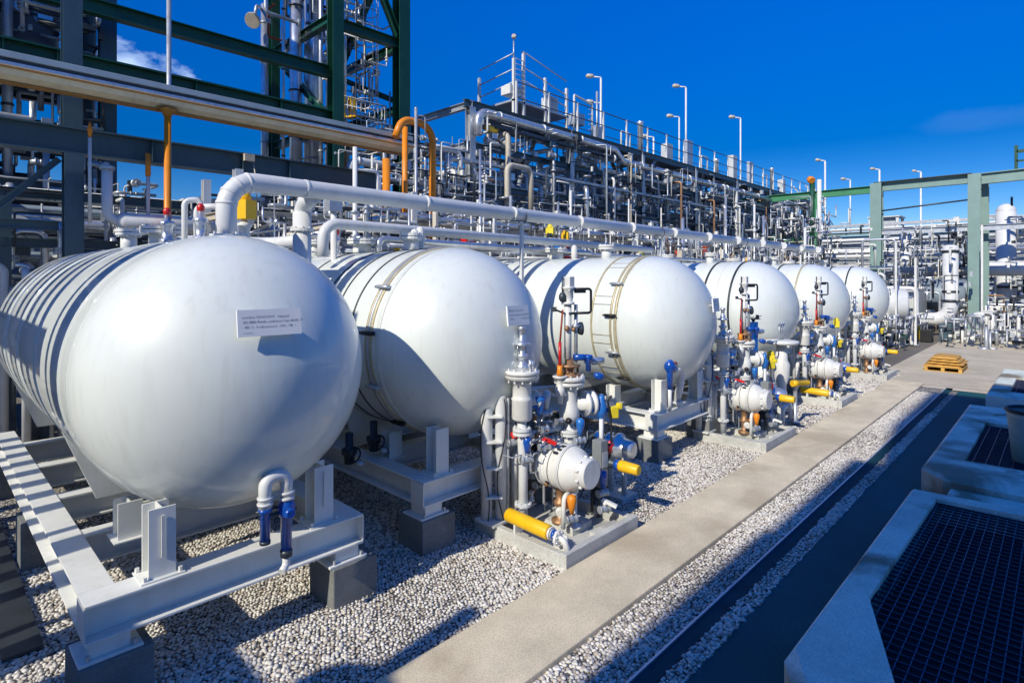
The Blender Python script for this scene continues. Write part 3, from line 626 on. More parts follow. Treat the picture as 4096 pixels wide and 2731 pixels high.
# cluttered piping run linking everything
T=reg(thing('link_piping','tangle of thin white and silver link pipes between the valves of the nearest valve station','piping',(5.8,5,0),'tangles of link pipes'))
b=MB(); rr=random.Random(11)
b.tube([(5.40,5.05,1.24),(5.85,5.02,1.24),(6.2,4.98,1.24)],.045,10); b.tube([(5.45,5.2,.3),(5.45,5.2,1.0),(6.3,5.2,1.0),(6.3,5.2,.2)],.05,10,.1)
b.tube([(5.5,5.3,.2),(5.5,5.3,1.6),(5.9,5.3,1.75),(6.25,5.1,1.75)],.04,10,.1); b.flange((5.8,5.2,1.0),(1,0,0),.1,.03); b.flange((5.84,5.2,1.0),(1,0,0),.1,.03); b.build('white_pipes',WHITEP,T)
b=MB()
for k in range(34):
    p=Vector((rr.uniform(5.45,6.5),rr.uniform(4.75,5.35),rr.uniform(.3,1.5))); q=p+Vector((rr.uniform(-.4,.4),0,0)); r_=q+Vector((0,0,rr.uniform(-.5,.35))); s_=r_+Vector((0,rr.uniform(-.25,.25),0))
    b.tube([p,q,r_,s_],rr.choice((.009,.012,.018)),6,.04)
b.split('tube',GALV,T)
b=MB()
for k in range(24):
    p=(rr.uniform(5.45,6.5),rr.uniform(4.8,5.3),rr.uniform(.35,1.5)); d=rr.choice(((1,0,0),(0,0,1),(0,1,0))); s_=rr.uniform(.6,1.2)
    b.lathe(p,d,[(0,.05*s_),(.02,.05*s_),(.025,.03*s_),(.07,.035*s_),(.1,.03*s_),(.105,.05*s_),(.125,.05*s_)],10)
b.split('fitting',SILVER,T)
b=MB()
for k in range(18):
    p=(rr.uniform(5.5,6.45),rr.uniform(4.75,5.2),rr.uniform(.4,1.4)); d=rr.choice(((1,0,.2),(0,0,1),(.3,1,0))); b.lathe(p,d,[(0,.02),(.02,.04),(.06,.045),(.09,.02)],8)
for k in range(5):
    p=Vector((rr.uniform(5.5,6.4),rr.uniform(4.8,5.2),rr.uniform(.8,1.5))); b.tube([p,p+Vector((.1,-.1,-.2)),p+Vector((.25,-.05,-.5)),p+Vector((.2,.1,-.8))],.008,6,.08)
b.split('dark_fitting',BLACK,T)
b=MB(); 
for k in range(12):
    p=(rr.uniform(5.5,6.45),rr.uniform(4.75,5.2),rr.uniform(.4,1.5)); b.lathe(p,rr.choice(((1,0,.2),(0,0,1))),[(0,.025),(.05,.03),(.06,.018)],8)
b.split('brass_fitting',COPPER,T)
# cabinet
T=reg(thing('junction_cabinet','narrow grey junction cabinet on a post right of the drum on the nearest plinth','cabinet',(6.38,4.5,0),'grey junction cabinets'))
MB().cbox((6.40,4.52,.80),.14,.16,.62,-.1).build('box',mat('cabinet_grey',(.22,.24,.25),.5,0,.15,4),T,bevel=.008)
b=MB(); b.cyl((6.40,4.54,.07),(6.40,4.54,.5),.025,n=8); b.build('post',DARKST,T)
MB().cbox((6.40,4.435,.86),.10,.012,.2,-.1).build('door',GALV,T)
# outlet fitting with yellow cap on the right
T=reg(thing('capped_outlet','dark coupling ending in a yellow cap beyond the right edge of the nearest plinth','outlet',(6.55,4.4,0),'yellow capped outlets'))
b=MB(); b.lathe((6.5,4.75,.80),(.05,-1,-.02),[(0,.05),(.1,.05),(.11,.08),(.14,.08),(.15,.05),(.3,.055),(.31,.07),(.34,.07),(.38,.045),(.46,.045)],14); b.cyl((6.5,4.7,.07),(6.5,4.7,.8),.04,n=10); b.lathe((6.5,4.6,.3),(0,0,1),[(0,.08),(.04,.09),(.2,.06)],10); b.build('coupling',DARKST,T)
b=MB(); b.lathe((6.52,4.36,.79),(.05,-1,-.02),[(0,.06),(.05,.075),(.07,.075)],14); b.build('collar',BLUE,T)
b=MB(); b.lathe((6.524,4.29,.788),(.05,-1,-.02),[(0,.07),(.02,.078),(.27,.070),(.29,.06)],10); b.build('cap',YELLOW,T)
# orange filter cylinder on front-left rim
T=reg(thing('filter_cylinder','orange-yellow filter cylinder lying along the left rim of the nearest plinth','filter',(5.14,4.7,0),'yellow filter cylinders'))
b=MB(); b.lathe((5.14,5.02,.34),(0,-1,-.03),[(0,.07),(.02,.085),(.66,.085),(.68,.075)],20); b.build('cylinder',YELLOW,T)
b=MB(); b.lathe((5.14,4.34,.32),(0,-1,0),[(0,.06),(.02,.075),(.04,.075)],16); b.cyl((5.14,4.24,.32),(5.14,4.30,.32),.05,n=12); b.build('end_ring',WHITE,T)
b=MB(); b.lathe((5.14,4.29,.32),(0,-1,0),[(0,.05),(.02,.06),(.05,.05)],14); b.build('collar',BLUE,T)
b=MB(); b.flange((5.14,4.20,.30),(0,1,0),.09,.03); b.tube([(5.14,4.22,.30),(5.14,4.12,.30),(5.2,4.10,.12)],.035,10); b.cbox((5.2,4.22,.20),.02,.2,.26); b.cbox((5.14,4.85,.22),.12,.03,.2); b.build('bracket',WHITE,T)
# second drum of silver flanges behind right of plinth
T=reg(thing('flanged_motor','dull silver flanged motor lying on the gravel behind the nearest plinth','motor',(7.5,4.9,0),'silver flanged motors'))
x,y=7.35,4.9
b=MB(); b.lathe((x,y+.45,.72),(0.1,-1,0),[(0,.12),(.1,.14),(.11,.2),(.14,.2),(.15,.15),(.3,.15),(.31,.21),(.34,.21),(.35,.16),(.45,.17),(.46,.22),(.50,.22),(.51,.17),(.6,.15),(.72,.12),(.73,.08)],24); b.build('body',SILVER,T)
b=MB(); b.cyl((x,y+.1,0),(x,y+.1,.6),.05,n=10); b.cyl((x,y-.15,0),(x,y-.15,.6),.04,n=10); b.cbox((x,y,.03),.4,.5,.06); b.build('stand',PLINTHC,T)
b=MB(); b.tube([(x-.15,y+.2,.8),(x-.35,y+.2,.95),(x-.4,y,.5),(x-.35,y,.1)],.03,8,.1); bolts(b,(x+.03,y+.13,.72),(0.1,-1,0),.19,10,.03,.013); b.build('hose',BLACK,T)
first=list(proto)
def relabel(s,k): 
    return s.replace('nearest valve station','%s valve station'%STN[k]).replace('nearest plinth','%s plinth'%STN[k])
for k,(dx,dy,skip) in enumerate(((5.95,0,()),(11.05,.02,('insulated_post',)),(16.2,.05,('insulated_post','flanged_motor','filter_cylinder'))),1):
    for t in first:
        nm=t.name.split('.')[0]
        if nm in skip or (nm=='filter_cylinder' and k==1): continue
        ex=Vector((0,0,0))
        if nm=='flanged_motor': ex=Vector((-.55,-.35,.05))
        d=dup(t,Vector((dx,dy,0))+ex,relabel(t['label'],k))
        if nm=='concrete_plinth' and k==1: d.scale=(1.1,.95,1.05)
# extras at second / third stations
def extra_pipe(x,y,z,lab):
    T=thing('vent_pipe',lab,'pipe',(x,y,0))
    b=MB(); b.cyl((x,y,.1),(x,y,z),.10,n=16); b.build('pipe',SILVER,T)
    b=MB(); rr=random.Random(5)
    for k in range(9):
        a=k*.7; b.tube([(x,y,z-.02),(x+.06*cos(a),y+.06*sin(a),z+.08),(x+.17*cos(a),y+.17*sin(a),z+.1+.05*sin(k*3))],.008,5,.02)
    b.cbox((x+.08,y-.06,z+.1),.12,.06,.1,.5); b.build('cable_tuft',DARKST,T)
extra_pipe(12.9,5.0,2.3,'upright silver vent pipe with dark cable tuft behind the second valve station')
for lab,px,py,pz in (('white flat dish valve on a stout stem between the second and third valve stations',14.5,4.95,1.65),):
    T=thing('dish_valve',lab,'valve',(px,py,0))
    b=MB(); b.lathe((px,py,pz),(0,0,1),[(0,.12),(.03,.36),(.07,.40),(.11,.38),(.13,.2)],28); b.lathe((px,py,.1),(0,0,1),[(0,.2),(.05,.2),(.06,.1),(.6,.11),(.8,.18),(1.1,.19),(1.2,.14),(1.55,.12)],20); b.build('body',WHITE,T)
    b=MB(); 
    for q in (-.15,0,.15): b.cyl((px+q,py,pz+.12),(px+q,py,pz+.55),.02,n=8)
    b.cyl((px-.2,py,pz+.5),(px+.2,py,pz+.5),.02,n=8); b.build('stem_frame',GALV,T)
for lab,px,py,pz,m in (('lemon yellow block actuator behind the second valve station',13.4,4.8,1.45,VYELLOW),('tall lemon yellow domed actuator behind the third valve station',18.9,4.9,1.9,VYELLOW),('orange-yellow bar actuator right of the second valve station',13.6,4.35,.95,YELLOW)):
    T=thing('actuator_unit',lab,'actuator',(px,py,0))
    b=MB()
    if m is YELLOW: b.lathe((px-.2,py,pz),(1,-.6,0),[(0,.07),(.12,.075),(.13,.06),(.42,.062),(.44,.05)],12)
    else: b.cbox((px,py,pz),.17,.16,.18,.3); b.sph((px,py,pz+.11),.08,12)
    b.build('housing',m,T)
    b=MB(); b.lathe((px,py,.05),(0,0,1),[(0,.1),(.04,.1),(.05,.04),(pz-.2,.045),(pz-.14,.08),(pz-.08,.08)],12); b.build('stem',GALV,T)
    b=MB(); b.tube([(px,py+.1,.1),(px,py+.1,pz-.5),(px-.5,py+.1,pz-.5),(px-.5,py+.1,.1)],.05,10,.1); b.flange((px-.25,py+.1,pz-.5),(1,0,0),.1,.03); b.build('feed_pipe',WHITEP,T)

# ------------------------------------------------------------------ concrete pits with grates
def pit(name,lab,O,I,z,pit_bars=(.075,.06),lip=.035,nsec=0):
    T=thing('grated_pit',lab,'pit',(sum(p[0] for p in O)/len(O),sum(p[1] for p in O)/len(O),0),'concrete pits with grates beside the road')
    n=len(O); b=MB(); vs=[(p[0],p[1],-.05) for p in O]+[(p[0],p[1],z-.045) for p in O]
    mid=[(a[0]*.88+c[0]*.12,a[1]*.88+c[1]*.12) for a,c in zip(O,I)]
    vs+=[(p[0],p[1],z) for p in mid]+[(p[0],p[1],z) for p in I]+[(p[0],p[1],z-.35) for p in I]
    fs=[]
    for r_ in range(4):
        for k in range(n): fs.append((r_*n+k,r_*n+(k+1)%n,(r_+1)*n+(k+1)%n,(r_+1)*n+k))
    b.add(vs,fs); b.build('curb',SLABC,T)
    b=MB(); b.add([(p[0],p[1],z-.3) for p in I],[tuple(range(n))]); b.build('pit_floor',VOID,T)
    # bars clipped to polygon I
    def clip(axis,val):
        xs=[]
        for k in range(n):
            a,c=I[k],I[(k+1)%n]
            if (a[axis]-val)*(c[axis]-val)<0:
                t_=(val-a[axis])/(c[axis]-a[axis]); xs.append(a[1-axis]+t_*(c[1-axis]-a[1-axis]))
        xs.sort(); return list(zip(xs[::2],xs[1::2]))
    b=MB(); zz=z-.045; rr=random.Random(9)
    lo,hi=min(p[1] for p in I),max(p[1] for p in I); q=lo+.01
    while q<hi:
        for a,c in clip(1,q): b.box(a+.005,c-.005,q-.0035,q+.0035,zz-.03,zz)
        q+=pit_bars[0]
    lo,hi=min(p[0] for p in I),max(p[0] for p in I); q=lo+.01
    while q<hi:
        for a,c in clip(0,q): b.box(q-.003,q+.003,a+.005,c-.005,zz-.02,zz+.003)
        q+=pit_bars[1]
    b.build('grate',GRATE,T)
    return T
pit('p','nearest concrete pit with a wide black mesh grate and a chamfered corner',
  [(9.45,1.53),(4.6,1.55),(3.95,1.2),(2.6,.3),(2.6,-3.2),(9.9,-3.2)],[(9.2,1.22),(5.96,1.28),(4.83,.88),(3.3,.0),(3.3,-2.9),(9.55,-2.9)],.42,(.085,.105))
pit('p','second concrete pit, holding a grey bin on its grate',
  [(17.0,1.62),(10.8,1.62),(10.4,1.3),(10.3,-3.4),(17.2,-3.4)],[(14.9,1.17),(11.6,1.17),(11.59,.8),(11.55,-2.6),(15.1,-2.6)],.38,(.16,.12))
pit('p','third concrete pit along the dark road, with a low black grate',
  [(23.2,1.4),(17.8,1.4),(17.75,1.0),(17.6,-3.8),(23.5,-3.8)],[(21.2,1.0),(18.5,1.0),(18.45,.7),(18.4,-3.1),(21.4,-3.1)],.5,(.2,.16))
pit('p','farthest concrete pit in front of the pale green posts',
  [(33.5,.6),(24.8,.6),(24.7,.2),(24.5,-5),(33.6,-5)],[(31,.2),(26.2,.2),(26.1,0),(26,-4.2),(31,-4.2)],.8,(.3,.25))
tag(MB().box(9.95,10.29,-3.2,1.2,-.05,.28).build('concrete_sill',SLABC,None,origin=(10.1,-1,0),bevel=.02),'low stained concrete sill between the nearest and second pits','sill')
T=thing('bin','grey-green round bin with a black rim standing on the second pit','bin',(12.3,.35,.34),None)
x,y=12.3,.35
b=MB(); b.lathe((x,y,.36),(0,0,1),[(0,.27),(.02,.29),(.78,.36),(.80,.36)],32); b.build('body',BIN,T)
b=MB(); b.ring((x,y,1.17),(0,0,1),.365,.028,36,8); b.build('rim',BLACK,T)
b=MB(); b.lathe((x,y,1.08),(0,0,1),[(0,.352),(.02,.358),(.03,.35)],32); b.build('band',GALV,T)
b=MB(); b.add([(x+.345*cos(2*PI*k/24),y+.345*sin(2*PI*k/24),1.164) for k in range(24)],[tuple(range(24))]); b.build('liner',BLACK,T)
b=MB(); b.tube([(x-.36,y+.1,.95),(x-.42,y+.05,.95),(x-.42,y-.08,.95),(x-.36,y-.1,.95)],.012,6); b.build('handle',GALV,T)
# pallet with sacks
T=thing('pallet','yellow wooden pallet standing on the pavement near the pale green posts','pallet',(25.2,3.1,0))
b=MB()
for k in range(3): b.box(24.6,26.1,2.55+k*.48,2.65+k*.48,.04,.16)
b.split('runner',WOOD,T)
b=MB()
for k in range(9): b.box(24.58+k*.17,24.58+k*.17+.12,2.53,3.65,.162,.19)
for k in (0,4,8): b.box(24.58+k*.17,24.58+k*.17+.12,2.53,3.65,.021,.039)
b.split('deck_board',WOOD,T)
for k in range(4):
    b=MB(); z_=.192+k*.085; x0,x1,y0,y1=((24.6,26.05,2.56,3.62),(24.62,26.1,2.52,3.58),(24.66,26.0,2.6,3.5),(24.75,26.0,2.7,3.45))[k]; nx,ny=18,10
    vs=[];
    for side in (0,1):
        for j in range(ny+1):
            for i in range(nx+1):
                u_,w_=i/nx,j/ny; ed=min(1,6*min(u_,1-u_),6*min(w_,1-w_))**.5
                px=x0+(x1-x0)*u_; py=y0+(y1-y0)*w_
                zz=z_+(.004 if side==0 else .012+.062*ed+.008*sin(py*24+k*2)+.006*sin(px*7+k))
                vs.append((px,py,zz))
    m_=(nx+1)*(ny+1); fs=[]
    for j in range(ny):
        for i in range(nx):
            q=j*(nx+1)+i; fs.append((q,q+nx+1,q+nx+2,q+1)); fs.append((m_+q,m_+q+1,m_+q+nx+2,m_+q+nx+1))
    ring=[i for i in range(nx+1)]+[j*(nx+1)+nx for j in range(1,ny+1)]+[ny*(nx+1)+i for i in range(nx-1,-1,-1)]+[j*(nx+1) for j in range(ny-1,0,-1)]
    for i in range(len(ring)): p_,q_=ring[i],ring[(i+1)%len(ring)]; fs.append((p_,q_,m_+q_,m_+p_))
    b.add(vs,fs,True)
    tag(b.build('folded_mat',SACK,None,origin=(25.3,3.1,z_)),'mustard folded mat, %s of the stack on the pallet'%['bottom one','second from the bottom','third from the bottom','top one'][k],'mat','folded mats stacked on the pallet')
# ------------------------------------------------------------------ overhead main pipe
T=thing('overhead_pipe','long white insulated pipe running over the tanks and turning down into the nearest tank','pipe',(2.7,7.3,0))
b=MB(); b.tube([(2.62,7.3,3.5),(2.62,7.3,4.47),(26.5,7.5,4.38)],.118,20,.34,8); b.build('insulation',WHITEP,T)
b=MB()
for k in range(12): b.lathe((3.6+k*2,7.31,4.466-.0037*k*2),(1,0,0),[(0,.119),(.004,.124),(.05,.124),(.054,.119)],20)
for k in range(4): 
    a=k*PI/8+.1; b.lathe((2.62+.34-.34*cos(a),7.3,4.13+.34*sin(a)),(sin(a),0,cos(a)),[(0,.12),(.004,.125),(.03,.125),(.034,.12)],20)
b.flange((2.62,7.3,3.78),(0,0,1),.2,.05); b.split('joint_band',WHITEP,T)
def hanger(x,y0,z,lab):
    T=thing('pipe_support',lab,'support',(x,y0,0),'white pipe supports standing between the tanks')
    b=MB(); b.box(x-.03,x+.03,y0-.03,y0+.03,0,z-.15); b.box(x-.14,x+.14,y0-.09,y0+.09,z-.15,z-.125); b.build('post',WHITE,T)
    b=MB(); b.ring((x,y0,z),(1,0,0),.128,.012,20); b.build('clamp',DARKST,T)
for k,x in enumerate((7.9,13.0,18.2,23.6)): hanger(x,7.35,4.45-.0037*x,'white post carrying the overhead pipe, in the %s gap between tanks from the camera'%ORD[k+1])
T=thing('riser_pipe','thick white riser joining the overhead pipe between the first two tanks','pipe',(3.75,7.7,0))
b=MB(); b.cyl((3.78,7.72,.1),(3.78,7.72,4.2),.125,n=18); b.tube([(3.78,7.72,3.6),(3.78,7.72,4.3),(3.78,7.35,4.4)],.11,16,.2); b.build('pipe',WHITEP,T)
b=MB(); b.flange((3.78,7.72,3.95),(0,0,1),.16,.04); b.flange((3.78,7.72,3.3),(0,0,1),.16,.04); b.lathe((3.78,7.72,2.9),(0,0,1),[(0,.126),(.1,.16),(.3,.16),(.4,.126)],18); b.build('flange',WHITE,T)
T=thing('bent_pipe','white pipe curving up out of the first tank top behind the overhead pipe','pipe',(3.2,8.6,0))
MB().tube([(2.3,8.9,3.5),(2.3,8.9,3.78),(3.78,8.7,3.8),(3.78,7.74,3.8)],.09,14,.25).build('pipe',WHITEP,T)
T=thing('return_pipe','white return pipe with swept elbow running just below the overhead pipe','pipe',(6,8.4,0))
b=MB(); b.tube([(4.35,8.2,3.6),(4.35,8.2,4.12),(14.5,8.5,4.05)],.085,16,.25); b.build('insulation',WHITEP,T)
b=MB(); b.tube([(5.6,8.6,3.7),(5.6,8.6,3.95),(12,8.8,3.9)],.06,12,.2); b.tube([(6,8.9,3.88),(22,9.0,3.85)],.05,8); b.build('side_pipe',SILVER,T)
# fittings over the tanks
def top_valve(x,y,z,m,lab,sz=1.0):
    T=thing('hand_valve',lab,'valve',(x,y,z))
    b=MB(); b.lathe((x,y,z-.5),(0,0,1),[(0,.04),(.2,.04),(.22,.09),(.26,.09),(.27,.06),(.42,.07),(.44,.09),(.48,.09),(.5,.04),(.62,.03)],12); b.build('valve_body',WHITE if m is not RED else SILVER,T)
    b=MB()
    if m in (YELLOW,VYELLOW): b.cbox((x,y,z+.14*sz),.16*sz,.2*sz,.22*sz,.4); b.sph((x,y,z+.28*sz),.08*sz,10)
    else: b.lathe((x,y,z+.05),(0,0,1),[(0,.04*sz),(.03,.07*sz),(.12*sz,.075*sz),(.16*sz,.05*sz),(.18*sz,.02)],12)
    b.build('actuator',m,T)
top_valve(2.95,7.6,4.0,YELLOW,'yellow boxy actuator beside the bend of the overhead pipe',1.1)
top_valve(2.35,7.35,4.0,RED,'red capped valve just left of the overhead pipe bend',.6)
top_valve(2.2,8.1,4.0,RED,'dark red capped valve farther left of the overhead pipe bend',.6)
top_valve(5.0,9.0,3.95,RED,'red valve standing behind the second tank top')
top_valve(12.6,10.0,4.0,RED,'orange-red valve bank member behind the third tank',1.2)
top_valve(11.4,9.6,4.3,VYELLOW,'yellow actuator behind the third tank top',1.0)
top_valve(12.9,10.3,4.3,YELLOW,'yellow actuator behind the valve bank beyond the third tank',1.0)
top_valve(18.9,10.0,4.0,RED,'small red valve behind the fourth tank top',1.0)
T=thing('relief_drum','short orange-red drum lying behind the third tank top','drum',(12.2,9.5,3.7)); MB().lathe((11.9,9.5,3.72),(1,0,0),[(0,.08),(.03,.12),(.5,.12),(.53,.08)],16).build('shell',RED,T); MB().box(12.0,12.06,9.4,9.6,3.3,3.62).build('saddle',WHITE,T)
T=thing('inverted_pipe','thin white inverted U pipe left of the overhead pipe bend','pipe',(1.9,7.6,0))
b=MB(); b.tube([(2.29,7.73,3.5),(2.29,7.73,4.22),(2.46,7.68,4.25),(2.46,7.68,3.55)],.035,12,.07); b.tube([(2.42,7.7,3.6),(2.42,7.7,4.15),(2.6,7.4,4.15)],.04,12,.07); b.build('pipe',WHITEP,T)
T=thing('instrument_post','pale instrument post with black cables standing behind the second tank','post',(5.1,9.4,0))
b=MB(); b.cyl((4.75,8.6,0),(4.75,8.6,4.35),.05,n=10); b.build('post',WHITE,T); MB().cbox((4.75,8.6,4.45),.22,.14,.18).build('box',GALV,T)
for k,(x,y,hh) in enumerate(((7.0,7.7,.45),(7.15,7.75,.5),(10.6,8.2,.4))):
    T=thing('vent_stub','rounded white vent stub on the %s'%(['second tank, left of a pair','second tank, right of a pair','third tank'][k]),'vent',(x,y,3.6)); MB().lathe((x-1.3 if k<2 else x,y,3.55),(0,0,1),[(0,.07),(hh,.075),(hh+.06,.05),(hh+.08,.01)],12).build('stub',WHITE,T)

# ------------------------------------------------------------------ cream duct with orange pole
T=thing('cable_duct','long cream-bottomed overhead duct with pale metal top strips crossing the left of the scene','duct',(3.5,12.8,0))
za=6.80
b=MB(); b.box(-3.5,9.3,12.62,12.72,za+.13,za+.24); b.build('top_strip',mat('pale_strip',(.45,.52,.52),.35,.2,.15,2),T,bevel=.01)
b=MB(); b.box(-3.5,9.3,12.66,12.95,za+.06,za+.128); b.build('groove',DARKST,T)
b=MB(); b.box(-3.5,9.3,12.60,12.70,za+.0,za+.055); b.build('lower_strip',SILVER,T,bevel=.008)
b=MB()
vs=[];
prof=[(12.60,za-.002),(12.60,za-.03),(12.66,za-.14),(12.90,za-.21),(13.1,za-.20),(13.15,za-.02)]
for x in (-3.5,9.3): vs+=[(x,p,q) for p,q in prof]
n=len(prof); b.add(vs,[(k,k+1,n+k+1,n+k) for k in range(n-1)]+[tuple(range(n)),tuple(reversed(range(n,2*n)))]); b.build('belly',CREAM,T)
b=MB()
for k in range(11):
    x=-2.6+k*1.1; v2=[]
    for xx in (x,x+.05): v2+=[(xx,p+(-.008 if j<3 else 0),q-.008) for j,(p,q) in enumerate(prof)]
    b.add(v2,[(j,j+1,n+j+1,n+j) for j in range(n-1)])
b.split('joint',CREAM,T)
b=MB(); b.box(-3.5,9.3,12.58,12.60,za-.055,za-.02); b.box(-3.5,9.3,12.84,12.98,za-.245,za-.213); b.build('edge_trim',BROWN,T)
T=thing('orange_pole','tall orange-brown pole holding the cream duct behind the nearest tank','pole',(3.48,12.8,0))
b=MB(); b.cyl((3.48,12.78,0),(3.48,12.78,6.5),.075,.06,n=12); b.build('pole',ORANGE,T); MB().lathe((3.48,12.78,6.45),(0,0,1),[(0,.07),(.1,.11),(.13,.2)],12).build('bracket',BROWN,T)
T=thing('light_mast','thin tall grey mast with a dark lantern rising above the cream duct','mast',(3.55,13.0,0))
b=MB(); b.cyl((3.58,13.05,0),(3.58,13.05,9.3),.045,n=8); b.build('pole',GALV,T); b=MB(); b.lathe((3.5,13.05,8.95),(0,0,1),[(0,.04),(.08,.12),(.3,.12),(.34,.08)],12); b.build('lantern',DARKST,T)

# ------------------------------------------------------------------ blue-grey steel portal behind the nearest tank
T=thing('steel_portal','blue-grey steel portal with a deep beam behind the cream duct','frame',(2,13.6,0))
MB().ibeam((-4,13.6,5.86),(8.8,13.6,5.86),.50,.3,.03).build('beam',BLUEGREY,T)
for x in (2.1,-2.6,8.5): MB().ibeam((x,13.6 if x!=2.1 else 13.55,0),(x,13.6 if x!=2.1 else 13.55,5.6),.30,.30,.025,up=(0,1,0)).build('column',BLUEGREY,T)
MB().ibeam((2.1,13.7,6.12),(2.1,13.7,8.6),.30,.30,.025,up=(0,1,0)).build('column',BLUEGREY,T)
b=MB(); b.ibeam((1.0,13.6,4.5),(1.9,13.6,5.5),.11,.10,.012); b.build('brace',BLUEGREY,T)
MB().ibeam((-4,13.65,4.25),(1.9,13.65,4.25),.18,.16,.015).build('beam',BLUEGREY,T)
b=MB()
for x in (-.5,.8,3.4,5.2,6.3): b.box(x-.006,x+.006,13.47,13.6,5.65,6.08)
b.split('stiffener',BLUEGREY,T)
b=MB(); b.cbox((5.3,13.4,6.0),.22,.1,.16); b.tube([(5.4,13.4,5.9),(5.45,13.38,5.5),(5.5,13.4,4.6)],.015,6); b.build('junction_box',BEIGE,T)
T=thing('horizontal_pipe','fat white pipe with an upturned left end below the blue-grey beam','pipe',(3,13.1,0))
b=MB(); b.tube([(2.55,13.1,5.4),(2.55,13.1,4.36),(4.75,13.1,4.34)],.09,14,.2); b.lathe((2.7,13.1,4.36),(1,0,0),[(0,.1),(.1,.17),(1.9,.17),(2.0,.1)],20); b.build('insulation',WHITEP,T)
b=MB(); b.flange((4.75,13.1,4.34),(1,0,0),.2,.05); b.flange((2.55,13.1,5.35),(0,0,1),.13,.04); b.build('flange',GALV,T)
T=thing('flare_stub','slim white post with an orange tip left of the orange pole','post',(3.2,13.2,0))
b=MB(); b.cyl((3.25,13.2,4.3),(3.25,13.2,5.3),.035,n=8); b.cyl((2.3,13.2,4.3),(2.3,13.2,5.9),.03,n=8); b.build('post',WHITE,T)
b=MB(); b.cyl((3.25,13.2,5.3),(3.25,13.2,5.75),.05,n=8); b.lathe((2.3,13.2,5.9),(0,0,1),[(0,.02),(.15,.045),(.3,.01)],8); b.build('tip',ORANGE,T)

# ------------------------------------------------------------------ green frame: long beams + tower
T=thing('green_gantry','dark green steel gantry tower with long beams running to the left edge','gantry',(9,16,0))
def IB(x0,y0,z0,x1,y1,z1,h,w,nm='beam',m=DKGREEN,up=None):
    b=MB(); v=abs(x1-x0)<.01 and abs(y1-y0)<.01
    b.ibeam((x0,y0,z0),(x1,y1,z1),h,w,None,up=(0,1,0) if v else (0,0,1)); return b.build(nm,m,T)
IB(-7,16.1,8.0,8.9,16.1,8.0,.62,.34); IB(-7,16.15,9.5,8.75,16.15,9.5,.34,.26)
for (x,y,z0,z1,w) in ((8.9,16,0,17,.36),(11.3,16,6,17,.42),(8.9,20.3,0,17,.3),(11.3,20.3,0,17,.3)): IB(x,y,z0,x,y,z1,w,w,'column')
for z in (11.0,15.2):
    IB(9.1,16,z,11.1,16,z,.3,.26); IB(11.3,16.2,z,11.3,20.1,z,.28,.22); IB(8.9,16.2,z+.2,8.9,20.1,z+.2,.28,.22); IB(9.1,20.3,z,11.1,20.3,z,.28,.22)
IB(9.1,16,7.6,11.2,16,7.6,.4,.3); IB(11.3,16.2,8.9,11.3,20.1,8.9,.25,.2); IB(8.9,16.2,7.9,8.9,20.1,7.9,.25,.22)
IB(9.2,16.05,15,11.2,16.05,11.3,.2,.2,'brace'); IB(11.3,16.3,14.8,11.3,19.9,11.3,.2,.2,'brace'); IB(11.3,16.3,9.2,11.3,19.9,10.8,.18,.18,'brace'); IB(8.9,16.4,8.2,8.9,20,10.9,.18,.18,'brace')
IB(4.0,16.1,16.6,8.9,16.1,13.6,.3,.26); IB(5.5,20.3,14.9,8.9,20.3,14.5,.3,.26); IB(8.9,16.2,13.6,8.9,20.1,13.8,.28,.24,m=MIDGREEN)
b=MB()
for x in (-3.2,-1.9,-.6,.5,1.3,2.2,5.0,7.2): b.box(x-.008,x+.008,15.94,16.1,7.72,8.28)
b.split('stiffener',DKGREEN,T)
rr=random.Random(21)
for k,(x,y,r_,z0,z1) in enumerate(((9.5,18.6,.30,3.8,17),(8.75,18.3,.2,3.6,14),(10.3,18.8,.16,4,17),(10.7,19.3,.34,4,17),(9.1,17.3,.07,4,17),(9.25,17.1,.05,4,17),(8.35,19.8,.12,4,12.6),(8.1,17.8,.05,4,15),(9.9,17.2,.06,6,17))):
    T=thing('riser_column','%s silver riser inside the green gantry, %s from its left post'%(['stout banded','medium','slender','widest','thin','thinner','dull','wiry','narrow'][k],ORD[k]),'pipe',(x,y,0),'silver risers inside the green gantry')
    b=MB(); b.cyl((x,y,z0),(x,y,z1),r_,n=18 if r_>.1 else 8); b.build('cladding',SILVER if k!=5 else DARKST,T)
    b=MB(); z=z0+.7
    while z<z1: b.lathe((x,y,z),(0,0,1),[(0,r_+.002),(.005,r_*1.12+.01),(.05,r_*1.12+.01),(.055,r_+.002)],18); z+=rr.uniform(1.0,1.9)
    b.split('joint_band',DARKST if k%2 else GALV,T)
T=thing('service_platform','railed dark platform with yellow casing inside the green gantry','platform',(10.2,17,8))
MB().box(9.2,11.1,16.4,18.0,8.0,8.08).build('deck',DARKST,T)
b=MB()
for z in (8.5,9.0):
    b.tube([(9.25,16.45,z),(11.05,16.45,z),(11.05,17.95,z)],.022,6,.1)
for k in range(12): b.cyl((9.25+.16*k,16.45,8.08),(9.25+.16*k,16.45,9.0),.014,n=5)
for k in range(7): b.cyl((11.05,16.6+.2*k,8.08),(11.05,16.6+.2*k,9.0),.014,n=5)
b.build('railing',GALV,T)
b=MB(); b.cbox((9.5,16.7,8.75),.16,.2,.75); b.cbox((9.85,16.7,8.75),.18,.2,.7); b.tube([(9.6,16.6,8.4),(10.4,16.5,8.55),(10.9,16.55,8.5)],.035,8,.1); b.build('casing',YELLOW,T)
T=thing('caged_ladder','caged ladder climbing the right part of the green gantry','ladder',(10.9,17.5,8))
b=MB(); 
for x in (10.45,10.8): b.cyl((x,17.4,8),(x,17.4,17),.025,n=6)
